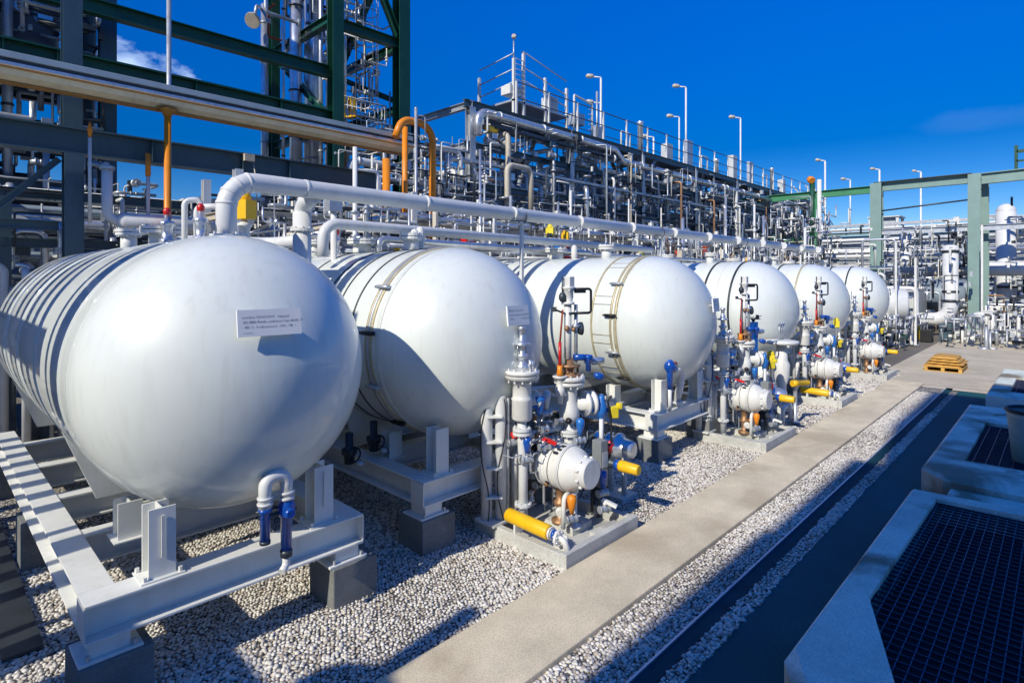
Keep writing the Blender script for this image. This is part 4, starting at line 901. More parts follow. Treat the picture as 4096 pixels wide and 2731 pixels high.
for k in range(34): b.cyl((10.45,17.4,8.1+k*.26),(10.8,17.4,8.1+k*.26),.013,n=5)
b.build('ladder',DARKST,T)
b=MB()
for k in range(8): b.ring((10.62,17.05,9.2+k*1.0),(0,0,1),.4,.018,18,4)
for k in range(5): 
    a=PI+k*PI/4; b.cyl((10.62+.4*cos(a),17.05+.4*sin(a),9),(10.62+.4*cos(a),17.05+.4*sin(a),17),.012,n=4)
b.build('cage',GALV,T)
def box_unit(nm,lab,cat,c,s,m,extra=None,grp=None):
    T=thing(nm,lab,cat,c,grp); MB().cbox(c,*s).build('body',m,T,bevel=.01)
    b=MB(); b.cbox((c[0],c[1]-s[1]/2-.01,c[2]+s[2]*.1),s[0]*.6,.015,s[2]*.5); b.build('cover',extra or GALV,T); return T
T=thing('floodlight','white floodlight hanging on an arm left of the green gantry','light',(8.3,19.9,12))
b=MB(); b.tube([(8.8,20.2,12.4),(8.0,19.6,12.4),(7.9,19.5,12.0)],.05,8,.1); b.build('arm',GALV,T); MB().lathe((7.95,19.55,11.9),(-.6,-.5,-.5),[(0,.1),(.1,.2),(.25,.26),(.28,.25)],14).build('lamp_head',BEIGE,T)
for k in range(14):
    x=rr.uniform(8.3,11.0); y=rr.uniform(16.6,19.8); z=rr.uniform(8.5,15.5)
    T=thing('pipe_spool','%s bent pipe spool in the green gantry, %s counting upward'%(['grey','silver','black','red-brown'][k%4],ORD[k]),'pipe',(x,y,z),'bent pipe spools in the green gantry')
    p=Vector((x,y,z)); q=p+Vector((rr.uniform(.5,1.1)*rr.choice((-1,1)),0,0)); s_=q+Vector((0,0,rr.uniform(.6,1.8))); t_=s_+Vector((0,rr.uniform(-1.2,1.2),0))
    r_=rr.choice((.04,.06,.09)); b=MB(); b.tube([p,q,s_,t_],r_,8); b.build('pipe',[GALV,SILVER,DARKST,RUST][k%4],T)
    b=MB(); b.flange(p,(1,0,0),r_*2,.05,12,0); b.flange((q+s_)/2,(0,0,1),r_*2,.05,12,0); b.flange((q+s_)/2+Vector((0,0,.08)),(0,0,1),r_*2,.05,12,0); b.build('flange',GALV,T)

# ------------------------------------------------------------------ left process tower
T=thing('process_tower','dark steel process tower crowded with pipes at the upper left','tower',(1,18,0))
for x in (-5.5,-2.0,.4,3.35):
    for y in (17.2,21): IB(x,y,0,x,y,17,.34,.34,'column',BLUEGREY)
for z in (5.4,8.4,11.2,13.9):
    for y in (17.2,21): IB(-5.5,y,z,3.3,y,z,.32,.26,'beam',BLUEGREY)
    for x in (-2.0,.4,3.35): IB(x,17.4,z,x,20.8,z,.26,.22,'beam',DARKST)
for z in (8.6,11.4): MB().box(-5.3,3.2 if z<9 else 1.9,17.6,20.9,z,z+.05).build('deck',DARKST,T)
IB(.5,17.2,11.5,4.0,17.2,13.7,.16,.16,'brace',DARKST)
for k,(x,y,r_,z0,z1,m) in enumerate(((-1.6,18.2,.32,3.5,17,SILVER),(-.7,18.8,.5,3,17,CLAD),(.9,18.0,.28,4,17,SILVER),(2.0,18.6,.6,8.7,13.0,CLAD),(3.1,18.1,.2,3,17,BLUEGREY),(-3.2,18.4,.7,0,16,CLAD),(3.6,18.6,.12,3,17,GALV),(1.5,17.5,.1,3,15,GALV),(2.6,17.6,.07,3,17,DARKST),(-.1,17.5,.09,3,17,WHITEP),(-2.3,17.6,.12,3,17,GALV),(.2,17.8,.2,3,8,GALV))):
    T=thing('process_column','%s upright column in the left process tower, %s in its group'%(['silver','stout grey','bright silver','fat short grey','blue-grey','fattest','slim','thin pale','thin black','thin white','left slim','lower grey'][k],ORD[k]),'pipe',(x,y,0),'upright columns in the left process tower')
    b=MB(); b.lathe((x,y,z0),(0,0,1),[(0,r_*.4),(r_*.4,r_),(z1-z0-r_*.4,r_),(z1-z0,r_*.4)],20 if r_>.15 else 8); b.build('shell',m,T)
    b=MB(); z=z0+.9
    while z<z1-.3: b.lathe((x,y,z),(0,0,1),[(0,r_+.002),(.005,r_*1.08+.012),(.06,r_*1.08+.012),(.065,r_+.002)],16); z+=rr.uniform(.9,2.2)
    b.split('joint_band',DARKST if k%2 else GALV,T)
for k in range(42):
    x=rr.uniform(-4.5,3.4); y=rr.uniform(16.9,20); z=rr.uniform(3.6,13.5)
    T=thing('pipe_spool','%s %s pipe spool in the left process tower, %s of the batch'%(['thin','thick','mid-size'][k%3],['grey','silver','black','blue-grey','white'][k%5],ORD[k%14]+(' upper' if k>=14 else ' lower')+(' outer' if k>=28 else '')),'pipe',(x,y,z),'bent pipe spools in the left process tower')
    p=Vector((x,y,z)); q=p+Vector((rr.uniform(.5,1.8)*rr.choice((-1,1)),0,0)); s_=q+Vector((0,0,rr.uniform(.6,2.2)*rr.choice((-1,1)))); t_=s_+Vector((rr.uniform(-.8,.8),rr.uniform(-.4,1.2),0)); u_=t_+Vector((0,0,rr.uniform(.4,1.2)))
    r_=(.04,.11,.07)[k%3]; b=MB(); b.tube([p,q,s_,t_,u_],r_,8); b.build('pipe',[GALV,SILVER,DARKST,BLUEGREY,WHITEP][k%5],T)
    b=MB(); 
    for c_,d_ in ((p,(1,0,0)),((q+s_)/2,(0,0,1)),((q+s_)/2+Vector((0,0,r_*1.3)),(0,0,1))): b.flange(c_,d_,r_*1.9,.05,10,0)
    b.build('flange',GALV,T)
# low yard clutter behind the nearest tank
for k in range(14):
    z=3.0+ (k%7)*.34; y=14.3+k*.25
    T=thing('long_pipe','%s long pipe on the low rack behind the steel portal, %s from the top'%(['silver','blue-grey','white','dark'][k%4],ORD[k]),'pipe',(2,y,z),'long pipes on the low rack behind the steel portal')
    b=MB(); r_=(.09,.14,.06,.11,.18)[k%5]; x1=8.0+k*.2; b.tube([(-7,y,z),(x1,y,z),(x1,y,z-.8)],r_,10); b.build('pipe',[SILVER,CLAD,WHITEP,DARKST][k%4],T)
    b=MB()
    for q in range(6): b.lathe((-5+q*2+rr.uniform(-.4,.4),y,z),(1,0,0),[(0,r_*1.1),(.03,r_*1.5),(.12,r_*1.5),(.15,r_*1.1)],10)
    b.split('coupling',GALV,T)
T=thing('low_rack','dark low pipe rack behind the steel portal','rack',(1,15.5,0))
for x in (-5,-1.5,1.2,4.5,7.4):
    for y in (14.4,17.0): IB(x,y,0,x,y,4.9,.18,.18,'column',BLUEGREY)
    for z in (3.0,3.95,4.9): IB(x,14.3,z,x,17.1,z,.16,.12,'beam',DARKST)
for z in (3.95,4.9): IB(-7,14.4,z,8.2,14.4,z,.18,.14,'beam',BLUEGREY)
for k in range(28):
    x=rr.uniform(-3.5,8); y=rr.uniform(13.9,14.6); z=rr.uniform(2.8,4.9)
    T=thing('drop_pipe','%s drop pipe with flanges behind the steel portal, %s in the line'%(['white','silver','dark green','grey'][k%4],ORD[k//4]),'pipe',(x,y,0),'drop pipes behind the steel portal')
    r_=rr.choice((.04,.07,.1)); b=MB(); b.tube([(x,y,.1),(x,y,z),(x+.5,y,z),(x+.5,y,.1)] if k%3==0 else [(x,y,.1),(x,y,z),(x,y+1,z)],r_,10); b.build('pipe',[WHITEP,SILVER,DKGREEN,GALV][k%4],T)
    b=MB(); b.flange((x,y,z-.5),(0,0,1),r_*1.9,.05,12,0); b.flange((x,y,z-.57),(0,0,1),r_*1.9,.05,12,0); b.build('flange',GALV,T)
# ------------------------------------------------------------------ orange hoop pipes
for k,(pts,lab,r_) in enumerate((([(9.5,12.05,0),(9.5,12.05,7.25),(8.5,12.0,7.25),(8.3,12.0,6.75)],'orange hoop pipe arching down at the right end of the cream duct',.095),
  ([(8.1,12.1,0),(8.1,12.1,6.2)],'straight orange standpipe left of the orange hoop',.095),([(8.8,12.3,3.9),(8.8,12.3,7.15)],'shorter orange standpipe under the orange hoop',.075))):
    T=thing('orange_pipe',lab,'pipe',(pts[0][0],pts[0][1],0)); MB().tube(pts,r_,14,.42).build('pipe',ORANGE,T)
    b=MB(); b.flange((pts[0][0],pts[0][1],4.6),(0,0,1),r_*1.5,.04,16,8); b.flange((pts[0][0],pts[0][1],4.2),(0,0,1),r_*1.5,.04,16,8); b.build('flange',ORANGE if k else BROWN,T)
T=thing('thin_standpipe','thin steel standpipe with hooked tip in front of the orange hoop','pipe',(8.85,11.9,0))
b=MB(); b.cyl((8.85,11.9,0),(8.85,11.9,7.55),.04,n=8); b.tube([(8.85,11.9,7.4),(9.1,11.85,7.4),(9.1,11.85,6.9)],.015,6,.05); b.sph((8.85,11.9,7.55),.05,8); b.build('pipe',GALV,T)

# ------------------------------------------------------------------ low pipe bridge behind the tanks
def named(nm,lab,cat,loc,grp=None): 
    global T
    T=thing(nm,lab,cat,loc,grp); return T
rr=random.Random(44)
named('pipe_bridge','long low pipe bridge running behind the tank tops','rack',(15,11.3,0))
xs=[4.0,7.8,12.9,18.1,23.4,28.6,34]
for x in xs:
    for y in (10.6,12.2): MB().ibeam((x,y,0),(x,y,5.2),.14,.14,.012,up=(0,1,0)).build('column',WHITE,T)
    for z in (3.75,4.45): MB().ibeam((x,10.5,z),(x,12.3,z),.14,.12,.012).build('beam',BEIGE,T)
for y in (10.6,12.2):
    for z in (3.75,4.45): MB().ibeam((3.8,y,z+.0),(34.2,y,z+.0),.1,.08,.01).build('beam',BEIGE,T)
kinds=[(WHITEP,'white'),(SILVER,'silver'),(GALV,'grey'),(BEIGE,'beige'),(SILVER,'bright'),(WHITEP,'chalky'),(COPPER,'brown'),(GALV,'dull')]
for k in range(11):
    y=10.72+k*.13; z=(3.88,4.58)[k%2]; m,c=kinds[k%8]; r_=(.05,.08,.035,.06,.1)[k%5]
    named('rack_pipe','%s pipe lying on the %s tier of the low pipe bridge, %s from the tanks'%(c,['lower','upper'][k%2],ORD[k]),'pipe',(15,y,z),'pipes on the low pipe bridge')
    MB().tube([(3.9+rr.uniform(0,3),y,z-.5),(3.9+rr.uniform(3,3.5),y,z+r_),(33,y,z+r_)],r_,8).build('pipe',m,T)
    b=MB()
    for q in range(7): 
        x=7+q*3.6+rr.uniform(-1,1); b.lathe((x,y,z+r_),(1,0,0),[(0,r_*1.02),(.01,r_*1.6),(.06,r_*1.6),(.07,r_*1.1),(.08,r_*1.1),(.09,r_*1.6),(.14,r_*1.6),(.15,r_*1.02)],8)
    b.split('flange',m,T)
for k in range(34):
    x=5.5+k*.86+rr.uniform(-.3,.3); y=rr.uniform(9.4,12.8); m,c=kinds[k%8]; r_=rr.choice((.03,.045,.07)); zt=rr.uniform(4.2,5.6) if k%4 else rr.uniform(5.6,6.6)
    named('drop_pipe','%s dropper behind the tank tops, %s along the %s third of the pipe bridge'%(c,ORD[k%12],['near','middle','far'][k//12]),'pipe',(x,y,0),'droppers behind the tank tops')
    b=MB(); b.cyl((x,y,0),(x,y,zt),r_,n=8); b.tube([(x,y,zt-.4),(x+.5,y,zt-.4),(x+.5,y,zt-1.1),(x+.5,y+.6,zt-1.1)],r_*.7,6,.08); b.build('pipe',m,T)
    b=MB()
    for q in (.2,.45,.9): b.lathe((x,y,zt-q-.8),(0,0,1),[(0,r_),(.01,r_*1.9),(.05,r_*1.9),(.06,r_)],8)
    if k%3==0: handwheel(b,(x+.1,y-.14,zt-.9),(0,1,0),.12)
    b.build('fitting',GALV,T)
for k in range(10):
    x=6.5+k*2.3+rr.uniform(-.5,.5); y=rr.uniform(9.3,10.2); z=rr.uniform(3.9,4.3); 
    m,c=[(YELLOW,'yellow'),(RED,'red'),(LBLUE,'blue'),(WHITE,'white'),(VYELLOW,'lemon'),(BEIGE,'beige'),(RUST,'rusty'),(WHITE,'pale'),(YELLOW,'amber'),(CLAD,'slate')][k]
    box_unit('instrument_box','%s instrument box on a stand behind the tank tops'%c,'box',(x,y,z),(.26,.18,.34),m,None,'instrument boxes behind the tank tops'); MB().cyl((x,y,0),(x,y,z-.17),.03,n=6).build('stand',GALV,bpy.data.objects[[o.name for o in COL.objects if o.name.startswith('instrument_box')][-1]])
for k in range(9):
    x=6.3+k*2.9; y=10.2
    named('access_ladder','%s short white ladder leaning on the pipe bridge, counting from the camera'%ORD[k],'ladder',(x,y,0),'white ladders at the pipe bridge')
    b=MB()
    for q in (0,.4): b.cyl((x+q,y,3.0),(x+q,y,5.0),.02,n=5)
    for q in range(8): b.cyl((x,y,3.1+q*.25),(x+.4,y,3.1+q*.25),.014,n=5)
    b.build('ladder',WHITE,T)

# ------------------------------------------------------------------ main pipe rack
named('pipe_rack','tall dark steel pipe rack with a railed walkway running into the distance','rack',(20,17,0))
BX=[13.5+5.6*k for k in range(8)]
LV=[5.2,6.5,7.9,9.3]
for x in BX:
    for y in (15,18.2,21.4): MB().ibeam((x,y,0),(x,y,9.2),.26,.26,.02,up=(0,1,0)).build('column',BLUEGREY if y!=15 else GALV,T)
    for z in LV: MB().ibeam((x,14.9,z),(x,21.5,z),.24,.18,.018).build('cross_beam',GALV,T)
for y in (15,21.4):
    for z in LV: MB().ibeam((BX[0]-.3,y,z),(BX[-1]+1,y,z),.26 if z>9 else .2,.18,.018).build('long_beam',BLUEGREY,T)
for k,x in enumerate(BX[:-1]): MB().ibeam((x+.1,15.02,LV[k%3]+.1),(x+1.4,15.02,LV[k%3+1]-.1),.14,.12,.012).build('brace',GALV,T)
MB().box(15.6,BX[-1]+1,15.1,17.6,9.44,9.50).build('walkway',DARKST,T)
b=MB(); x=15.9
while x<BX[-1]+1: b.box(x-.035,x+.035,15.03,15.10,9.4,10.72); x+=1.9
b.split('railing_post',WHITE,T)
b=MB(); 
for z in (10.7,10.1): b.cyl((15.9,15.06,z),(BX[-1]+1,15.06,z),.022,n=6)
for z in (10.7,10.1): b.cyl((17.5,17.55,z),(BX[-1]+1,17.55,z),.02,n=6)
x=17.6
while x<BX[-1]+1: b.cyl((x,17.55,9.5),(x,17.55,10.7),.02,n=5); x+=2.4
b.build('railing',DARKST,T)
# raised platform at the rack's near end
named('railed_platform','small white railed platform raised over the near end of the tall rack','platform',(17,16,9.5))
MB().box(16.0,19.4,15.3,17.4,10.05,10.13).build('deck',GALV,T)
b=MB()
for (x,y,h) in ((16.05,15.35,2.1),(16.6,15.35,2.5),(17.9,15.35,1.8),(19.3,15.35,1.7),(16.05,17.3,1.8),(18.0,17.3,1.5)): b.box(x-.05,x+.05,y-.05,y+.05,9.6,9.6+h)
b.split('post',WHITE,T)
b=MB()
for z in (11.9,11.3,10.8): b.tube([(16.6,15.35,z+.2),(19.3,15.35,z-.3)],.025,6); b.tube([(16.05,15.35,z),(16.05,17.3,z-.2)],.025,6)
for k in range(9): b.cyl((16.1,15.3,10.1+k*.2),(16.55,15.3,10.1+k*.2),.018,n=5)
b.build('railing',GALV,T)
for k,(x,y,z,s_) in enumerate(((16.2,15.6,10.5,(.7,.5,.35)),(18.6,15.7,10.5,(.5,.5,.6)),(20.3,15.6,10.2,(.6,.5,.5)))): box_unit('equipment_box','%s equipment box on the railed platform of the tall rack'%['long white','square white','outermost grey'][k],'box',(x,y,z),s_,[WHITE,CLADW,GALV][k])
named('platform_gate','white gate frame at the right of the railed platform','gate',(20.3,15.2,9.5))
b=MB(); b.tube([(19.7,15.25,9.5),(19.7,15.25,11.1),(21.0,15.25,10.95),(21.0,15.25,9.5)],.05,6,.05); b.build('frame',WHITE,T); b=MB(); 
for k in range(6): b.cyl((20.75,15.25,9.6+k*.22),(21.0,15.25,9.6+k*.22),.02,n=5)
b.cyl((21.3,15.2,9),(21.3,15.2,11.6),.05,n=6); b.build('rungs',GALV,T)
named('siren_post','short post with a round siren on the railed platform','siren',(16.1,15.4,11.6)); MB().cyl((16.1,15.4,11.5),(16.1,15.4,12.4),.03,n=6).build('post',GALV,T); MB().lathe((16.1,15.4,12.5),(-.6,-.7,.2),[(0,.03),(.05,.09),(.14,.1),(.18,.06)],12).build('horn',BEIGE,T)
# pipes along the rack
for k in range(27):
    lv=k%3; y=15.25+(k//3)*.66+rr.uniform(-.1,.1); z=LV[lv]+.12; r_=rr.choice((.06,.09,.13,.18)); m,c=[(SILVER,'silver'),(WHITEP,'chalky'),(GALV,'grey'),(CLAD,'slate'),(SILVER,'bright'),(WHITEP,'white')][(k*5+lv)%6]
    x0=BX[0]+rr.uniform(-4.5,4) if lv<2 else BX[0]+rr.uniform(3,9)
    named('rack_pipe','%s pipe on the %s tier of the tall rack, %s row from the front'%(c,['bottom','middle','upper'][lv],ORD[k//3]),'pipe',(x0,y,z),'pipes on the tall rack')
    MB().tube([(x0,y,z-1.4),(x0,y,z+r_),(BX[-1],y,z+r_)],r_,10).build('pipe',m,T)
    b=MB()
    for q in range(9): 
        x=x0+2+q*3.7+rr.uniform(-1.2,1.2)
        if x<BX[-1]: b.lathe((x,y,z+r_),(1,0,0),[(0,r_*1.02),(.01,r_*1.5),(.07,r_*1.5),(.08,r_*1.05)],8)
    b.split('flange',GALV if m is not GALV else DARKST,T)
# cable trays / orange line along the front
named('orange_line','thin orange-brown pipe along the front of the tall rack at its bottom tier','pipe',(20,14.8,5.5)); MB().tube([(11,14.75,5.75),(30,14.75,5.7)],.06,8).build('pipe',BROWN,T); b=MB(); 
for k in range(6): b.cbox((15+k*2.2,14.7,5.62),.5,.2,.14)
b.split('clamp',YELLOW,T)
for k in range(5):
    named('cable_tray','%s cable tray on the front face of the tall rack, counting upward'%ORD[k],'tray',(15,14.7,4.4+k),'cable trays on the tall rack')
    z=(4.6,5.05,6.1,7.2,8.6)[k]; b=MB(); x0=10.5+k*.9
    b.box(x0,BX[-1],14.62,14.82,z,z+.01); b.box(x0,BX[-1],14.61,14.62,z,z+.09); b.box(x0,BX[-1],14.82,14.83,z,z+.09)
    b.build('tray',GALV if k%2 else DARKST,T); b=MB()
    for q in range(3): b.tube([(x0+.5,14.66+q*.05,z+.03),(BX[-1]-.2,14.66+q*.05,z+.03)],.02,5)
    b.build('cable',BLACK,T)
# equipment per bay
for bay in range(7):
    x0=BX[bay]; bn=ORD[bay]
    for k in range(8):
        x=x0+.4+k*.64+rr.uniform(-.3,.3); y=rr.uniform(14.2,15.6); m,c=kinds[(k*3+bay)%8]; r_=rr.choice((.04,.06,.1)); z1=rr.uniform(6,9); z0=rr.choice((0,0,3.6))
        named('riser_pipe','%s riser with side elbow, %s in the %s bay of the tall rack'%(c,ORD[k],bn),'pipe',(x,y,0),'risers of the tall rack')
        b=MB(); b.tube([(x,y,z0),(x,y,z1),(x+rr.uniform(-.8,.8),y+1.2,z1),(x+.3,y+1.3,z1+.6)],r_,8); b.build('pipe',m,T); b=MB()
        for q in range(5): b.lathe((x,y,z0+1.0+q*.95),(0,0,1),[(0,r_),(.01,r_*1.8),(.06,r_*1.8),(.07,r_)],8)
        b.build('flange',GALV,T)
    # inverted U insulated bends
    for k in range(5):
        x=x0+.5+k*1.0+rr.uniform(-.3,.3); y=15.4+k*.6; z=LV[k%3]; r_=rr.choice((.13,.17,.2)); hh=rr.uniform(.7,1.3)
        named('pipe_bend','%s insulated bend looping over the %s tier, %s bay of the tall rack'%(['broad silver','slim silver','white','slate','chalky'][k],['bottom','middle','upper'][k%3],bn),'pipe',(x,y,z),'insulated bends of the tall rack')
        MB().tube([(x,y,z-.3),(x,y,z+hh),(x+.9,y-.3,z+hh),(x+1.1,y-.5,z+.2),(x+1.9,y-.5,z+.2)],r_,12,.4).build('insulation',[SILVER,SILVER,WHITEP,CLADW,WHITEP][k],T)
        b=MB(); b.flange((x,y,z+.2),(0,0,1),r_*1.4,.06,14,8); b.lathe((x+1.4,y-.5,z+.2),(1,0,0),[(0,r_),(.01,r_*1.3),(.1,r_*1.3),(.11,r_)],12); b.build('joint',DARKST,T)
    # heat exchanger drum, along V
    x=x0+1.6+rr.uniform(0,2.4); z=LV[bay%3]+.55; r_=.36
    named('exchanger_drum','silver exchanger drum with dished end in the %s bay of the tall rack'%bn,'drum',(x,15,z),'exchanger drums of the tall rack')
    b=MB(); b.lathe((x,14.75,z),(0,1,0),[(0,.05),(.06,r_*.7),(.16,r_),(2.6,r_),(2.75,r_*.5)],20); b.build('shell',SILVER if bay%2 else CLADW,T); b=MB(); b.lathe((x,14.95,z),(0,1,0),[(0,r_),(.01,r_*1.18),(.1,r_*1.18),(.11,r_)],20); b.build('girth_flange',GALV,T); MB().box(x-.25,x+.25,15.2,15.3,z-.44,z-.2).build('saddle',DARKST,T)
    # small gear
    for k in range(4):
        x=x0+rr.uniform(.3,5.2); y=rr.uniform(14.5,15.2); z=LV[rr.randrange(3)]+.45
        m,c=[(YELLOW,'yellow'),(WHITE,'white'),(CLAD,'slate'),(BLUEGREY,'blue-grey')][(k+bay*0)%4]
        if k==0 and bay not in (0,1,2,4): m,c=(BEIGE,'beige')
        named('rack_valve','%s motorised valve in the %s bay of the tall rack'%(c,bn),'valve',(x,y,z),'motorised valves of the tall rack')
        b=MB(); b.lathe((x-.2,y,z-.25),(1,0,0),[(0,.12),(.05,.12),(.06,.07),(.14,.1),(.26,.1),(.34,.07),(.35,.12),(.4,.12)],12); b.cyl((x,y,z-.2),(x,y,z+.1),.04,n=8); b.build('valve_body',GALV,T)
        b=MB(); b.cbox((x,y,z+.16),.3,.22,.2); b.lathe((x+.15,y,z+.16),(1,0,0),[(0,.09),(.2,.09),(.22,.06)],10); b.build('actuator',m,T)
        if k==1: b=MB(); handwheel(b,(x,y-.2,z+.16),(0,1,0),.15); b.build('hand_wheel',DARKST,T)
    # ground level vessels under rack
    x=x0+2.0; r_=.62
    named('yard_vessel','%s vessel lying under the %s bay of the tall rack'%(['slate','pale'][bay%2],bn),'vessel',(x,15.5,0),'vessels under the tall rack')
    MB().lathe((x-.9,15.6,3.3),(1,0,0),[(0,.1),(.08,.4),(.25,r_),(3.2,r_),(3.36,.4),(3.42,.1)],24).build('shell',CLAD if bay%2==0 else CLADW,T)
    b=MB()
    for q in (0,2.0): b.box(x+q-.1,x+q+.1,15.3,15.9,0,2.9)
    b.build('saddle',PLINTHC,T)
    # panels / cladding screens inside rack for depth
    named('equipment_cabinet','dark equipment cabinet row standing deep in the %s bay of the tall rack'%bn,'cabinet',(x0,20,0),'equipment cabinets of the tall rack')
    b=MB(); 
    for q in range(4): 
        w=rr.uniform(.8,1.2); b.box(x0+.2+q*1.3,x0+.2+q*1.3+w,19.6,20.4,0,rr.uniform(3.8,5.1))
    for lv in range(2):
        q=rr.uniform(.3,3); b.box(x0+q,x0+q+rr.uniform(1.2,2.4),19.4,20.2,LV[lv]+.13,LV[lv]+rr.uniform(.8,1.2))
    b.build('body',CLAD if bay%2 else BLUEGREY,T); b=MB()
    for q in range(4): b.box(x0+.3+q*1.3,x0+.9+q*1.3,19.585,19.6,2.2,3.4)
    b.build('louvre',DARKST,T)
named('top_pipe','long silver pipe slung along the front edge of the tall rack walkway','pipe',(20,14.75,9.1))
MB().tube([(13.6,14.72,8.2),(13.6,14.72,9.05),(22,14.72,9.02),(22.6,14.72,8.6),(BX[-1]-2,14.72,8.6)],.15,12,.4).build('pipe',SILVER,T)
b=MB()
for q in range(14): b.lathe((14.6+q*2.4,14.72,9.04 if q<3 else 8.6),(1,0,0),[(0,.152),(.01,.19),(.08,.19),(.09,.152)],12)
b.split('joint_band',GALV,T)
named('access_stair','white sloping stair running down from the far end of the walkway','stair',(50,15.3,6))
b=MB()
for y in (15.1,16.0): b.tube([(BX[-1]-3,y,10.6),(BX[-1]+6,y,7.4)],.05,6); b.tube([(BX[-1]-3,y,9.6),(BX[-1]+6,y,6.3)],.1,6)
b.build('stringer',WHITE,T); b=MB()
for q in range(26): b.box(BX[-1]-2.8+q*.34,BX[-1]-2.5+q*.34,15.1,16.0,9.5-q*.124,9.53-q*.124)
b.split('tread',GALV,T)
for k in range(12):
    x=22.5+k*2.3+rr.uniform(-.6,.6); hh=rr.uniform(.7,2.0)
    named('deck_fixture','%s %s fixture standing on the walkway of the tall rack'%(ORD[k],['grey panel','white frame','silver stub','slate box'][k%4]),'fixture',(x,16.2,9.5),'fixtures on the walkway of the tall rack')
    if k%4==0: MB().box(x-.35,x+.35,16.1,16.3,9.5,9.5+hh).build('panel',GALV,T)
    elif k%4==1: MB().tube([(x,16.2,9.5),(x,16.2,9.5+hh),(x+.8,16.2,9.5+hh),(x+.8,16.2,9.5)],.045,6,.05).build('frame',WHITE,T)
    elif k%4==2: MB().lathe((x,16.2,9.5),(0,0,1),[(0,.14),(hh,.14),(hh+.1,.2),(hh+.15,.05)],12).build('stub',SILVER,T)
    else: MB().cbox((x,16.2,9.5+hh/2),.6,.4,hh).build('box',CLADW,T)
# thin clutter left part in front of rack start (U 9..14)
for k in range(14):
    x=9.3+k*.45+rr.uniform(-.2,.2); y=rr.uniform(13.6,16.5); z1=rr.uniform(5.0,8.2); m,c=kinds[k%8]; r_=rr.choice((.04,.07,.1))
    named('standpipe','%s standpipe between the orange hoop and the tall rack, %s from the hoop'%(c,ORD[k]),'pipe',(x,y,0),'standpipes beside the orange hoop')
    MB().tube([(x,y,0),(x,y,z1),(x+1.2,y,z1),(x+1.2,y,z1-1.5)] if k%2 else [(x,y,0),(x,y,z1),(x,y+1.5,z1)],r_,8).build('pipe',m,T); b=MB()
    for q in range(5): b.lathe((x,y,1.5+q*1.1),(0,0,1),[(0,r_),(.01,r_*1.8),(.06,r_*1.8),(.07,r_)],8)
    b.build('flange',DARKST if k%2 else GALV,T)
for k in range(8):
    z=(4.3,4.9,5.4,5.9,6.4,6.9,7.3,7.7)[k]; y=14.2+k*.35; m,c=kinds[(k*3+1)%8]
    named('header_pipe','%s header pipe leaving the orange hoop toward the tall rack, %s from below'%(c,ORD[k]),'pipe',(10,y,z),'header pipes beside the orange hoop')
    MB().tube([(8.6+k*.15,y,z-1),(8.6+k*.15,y,z),(16,y,z)],(.05,.09,.13)[k%3],10).build('pipe',m,T); b=MB()
    for q in range(5): b.lathe((9.6+q*1.3,y,z),(1,0,0),[(0,.1),(.01,.17),(.06,.17),(.07,.1)],10)
    b.build('flange',GALV,T)

# tangles of thin conduit filling the racks
def tangle(lab,x0,x1,y0,y1,z0,z1,n,seed,rs=(.012,.02,.035),grp='tangles of thin conduit'):
    named('conduit_tangle',lab,'conduit',((x0+x1)/2,(y0+y1)/2,z0),grp); T['kind']='stuff'; r=random.Random(seed)
    for nm,m,q in (('grey_conduit',GALV,.35),('white_conduit',WHITE,.3),('dark_conduit',DARKST,.25),('silver_fittings',SILVER,.1)):
        b=MB()
        for k in range(int(n*q)):
            p=Vector((r.uniform(x0,x1),r.uniform(y0,y1),r.uniform(z0,z1))); pts=[p]; pa=-1
            for j in range(r.choice((2,3,4))):
                ax=r.choice([q_ for q_ in (0,0,2,2,1) if q_!=pa]); pa=ax; d=Vector((0,0,0)); d[ax]=r.uniform(.25,1.3)*r.choice((-1,1))*(1 if ax!=1 else .5); p=p+d
                p=Vector((min(max(p.x,x0),x1),min(max(p.y,y0),y1),min(max(p.z,z0),z1)))
                if (p-pts[-1]).length>.08: pts.append(p)
            if len(pts)<2: continue
            b.tube(pts,r.choice(rs),5,.06,3)
            if r.random()<.6: c=pts[0].lerp(pts[1],.5); d=pts[1]-pts[0]; w=r.uniform(.04,.09); b.lathe(c,d,[(0,w),(.03,w),(.035,w*.5),(.1,w*.6),(.105,w),(.13,w)],8)
        for k in range(int(n*q*.35)):
            b.cbox((r.uniform(x0,x1),r.uniform(y0,y1),r.uniform(z0,z1)),r.uniform(.06,.3),r.uniform(.06,.2),r.uniform(.08,.3))
        if b.f: b.build(nm,m,T)
for bay in range(7):
    x0=BX[bay]
    tangle('thin conduit tangle along the front of the %s bay of the tall rack'%ORD[bay],x0,x0+5.6,14.3,16.0,4.4,9.0,90,100+bay)
    tangle('thin conduit tangle low under the %s bay of the tall rack'%ORD[bay],x0,x0+5.6,12.9,15.2,2.6,5.2,70,200+bay)
tangle('thin conduit tangle between the orange hoop and the tall rack',8.6,13.5,12.9,15.5,3.6,7.6,90,301)
tangle('thin conduit tangle left of the orange hoop behind the duct end',4.2,8.4,13.9,15.6,3.0,5.2,80,302)
tangle('thin conduit tangle under the blue-grey beam behind the largest tank',-2.5,4.2,13.9,15.8,2.6,5.3,110,303)
tangle('thin conduit tangle in the upper part of the left process tower',-3.5,3.2,16.5,18.5,8.8,13.5,190,304,(.03,.045,.07))
tangle('thin conduit tangle in the lower part of the left process tower',-3.5,3.2,16.5,18.5,4.2,8.0,140,305,(.03,.045,.07))
tangle('thin conduit tangle inside the green gantry',8.8,11.2,16.4,19.6,7.9,15.5,80,306,(.02,.03,.05))
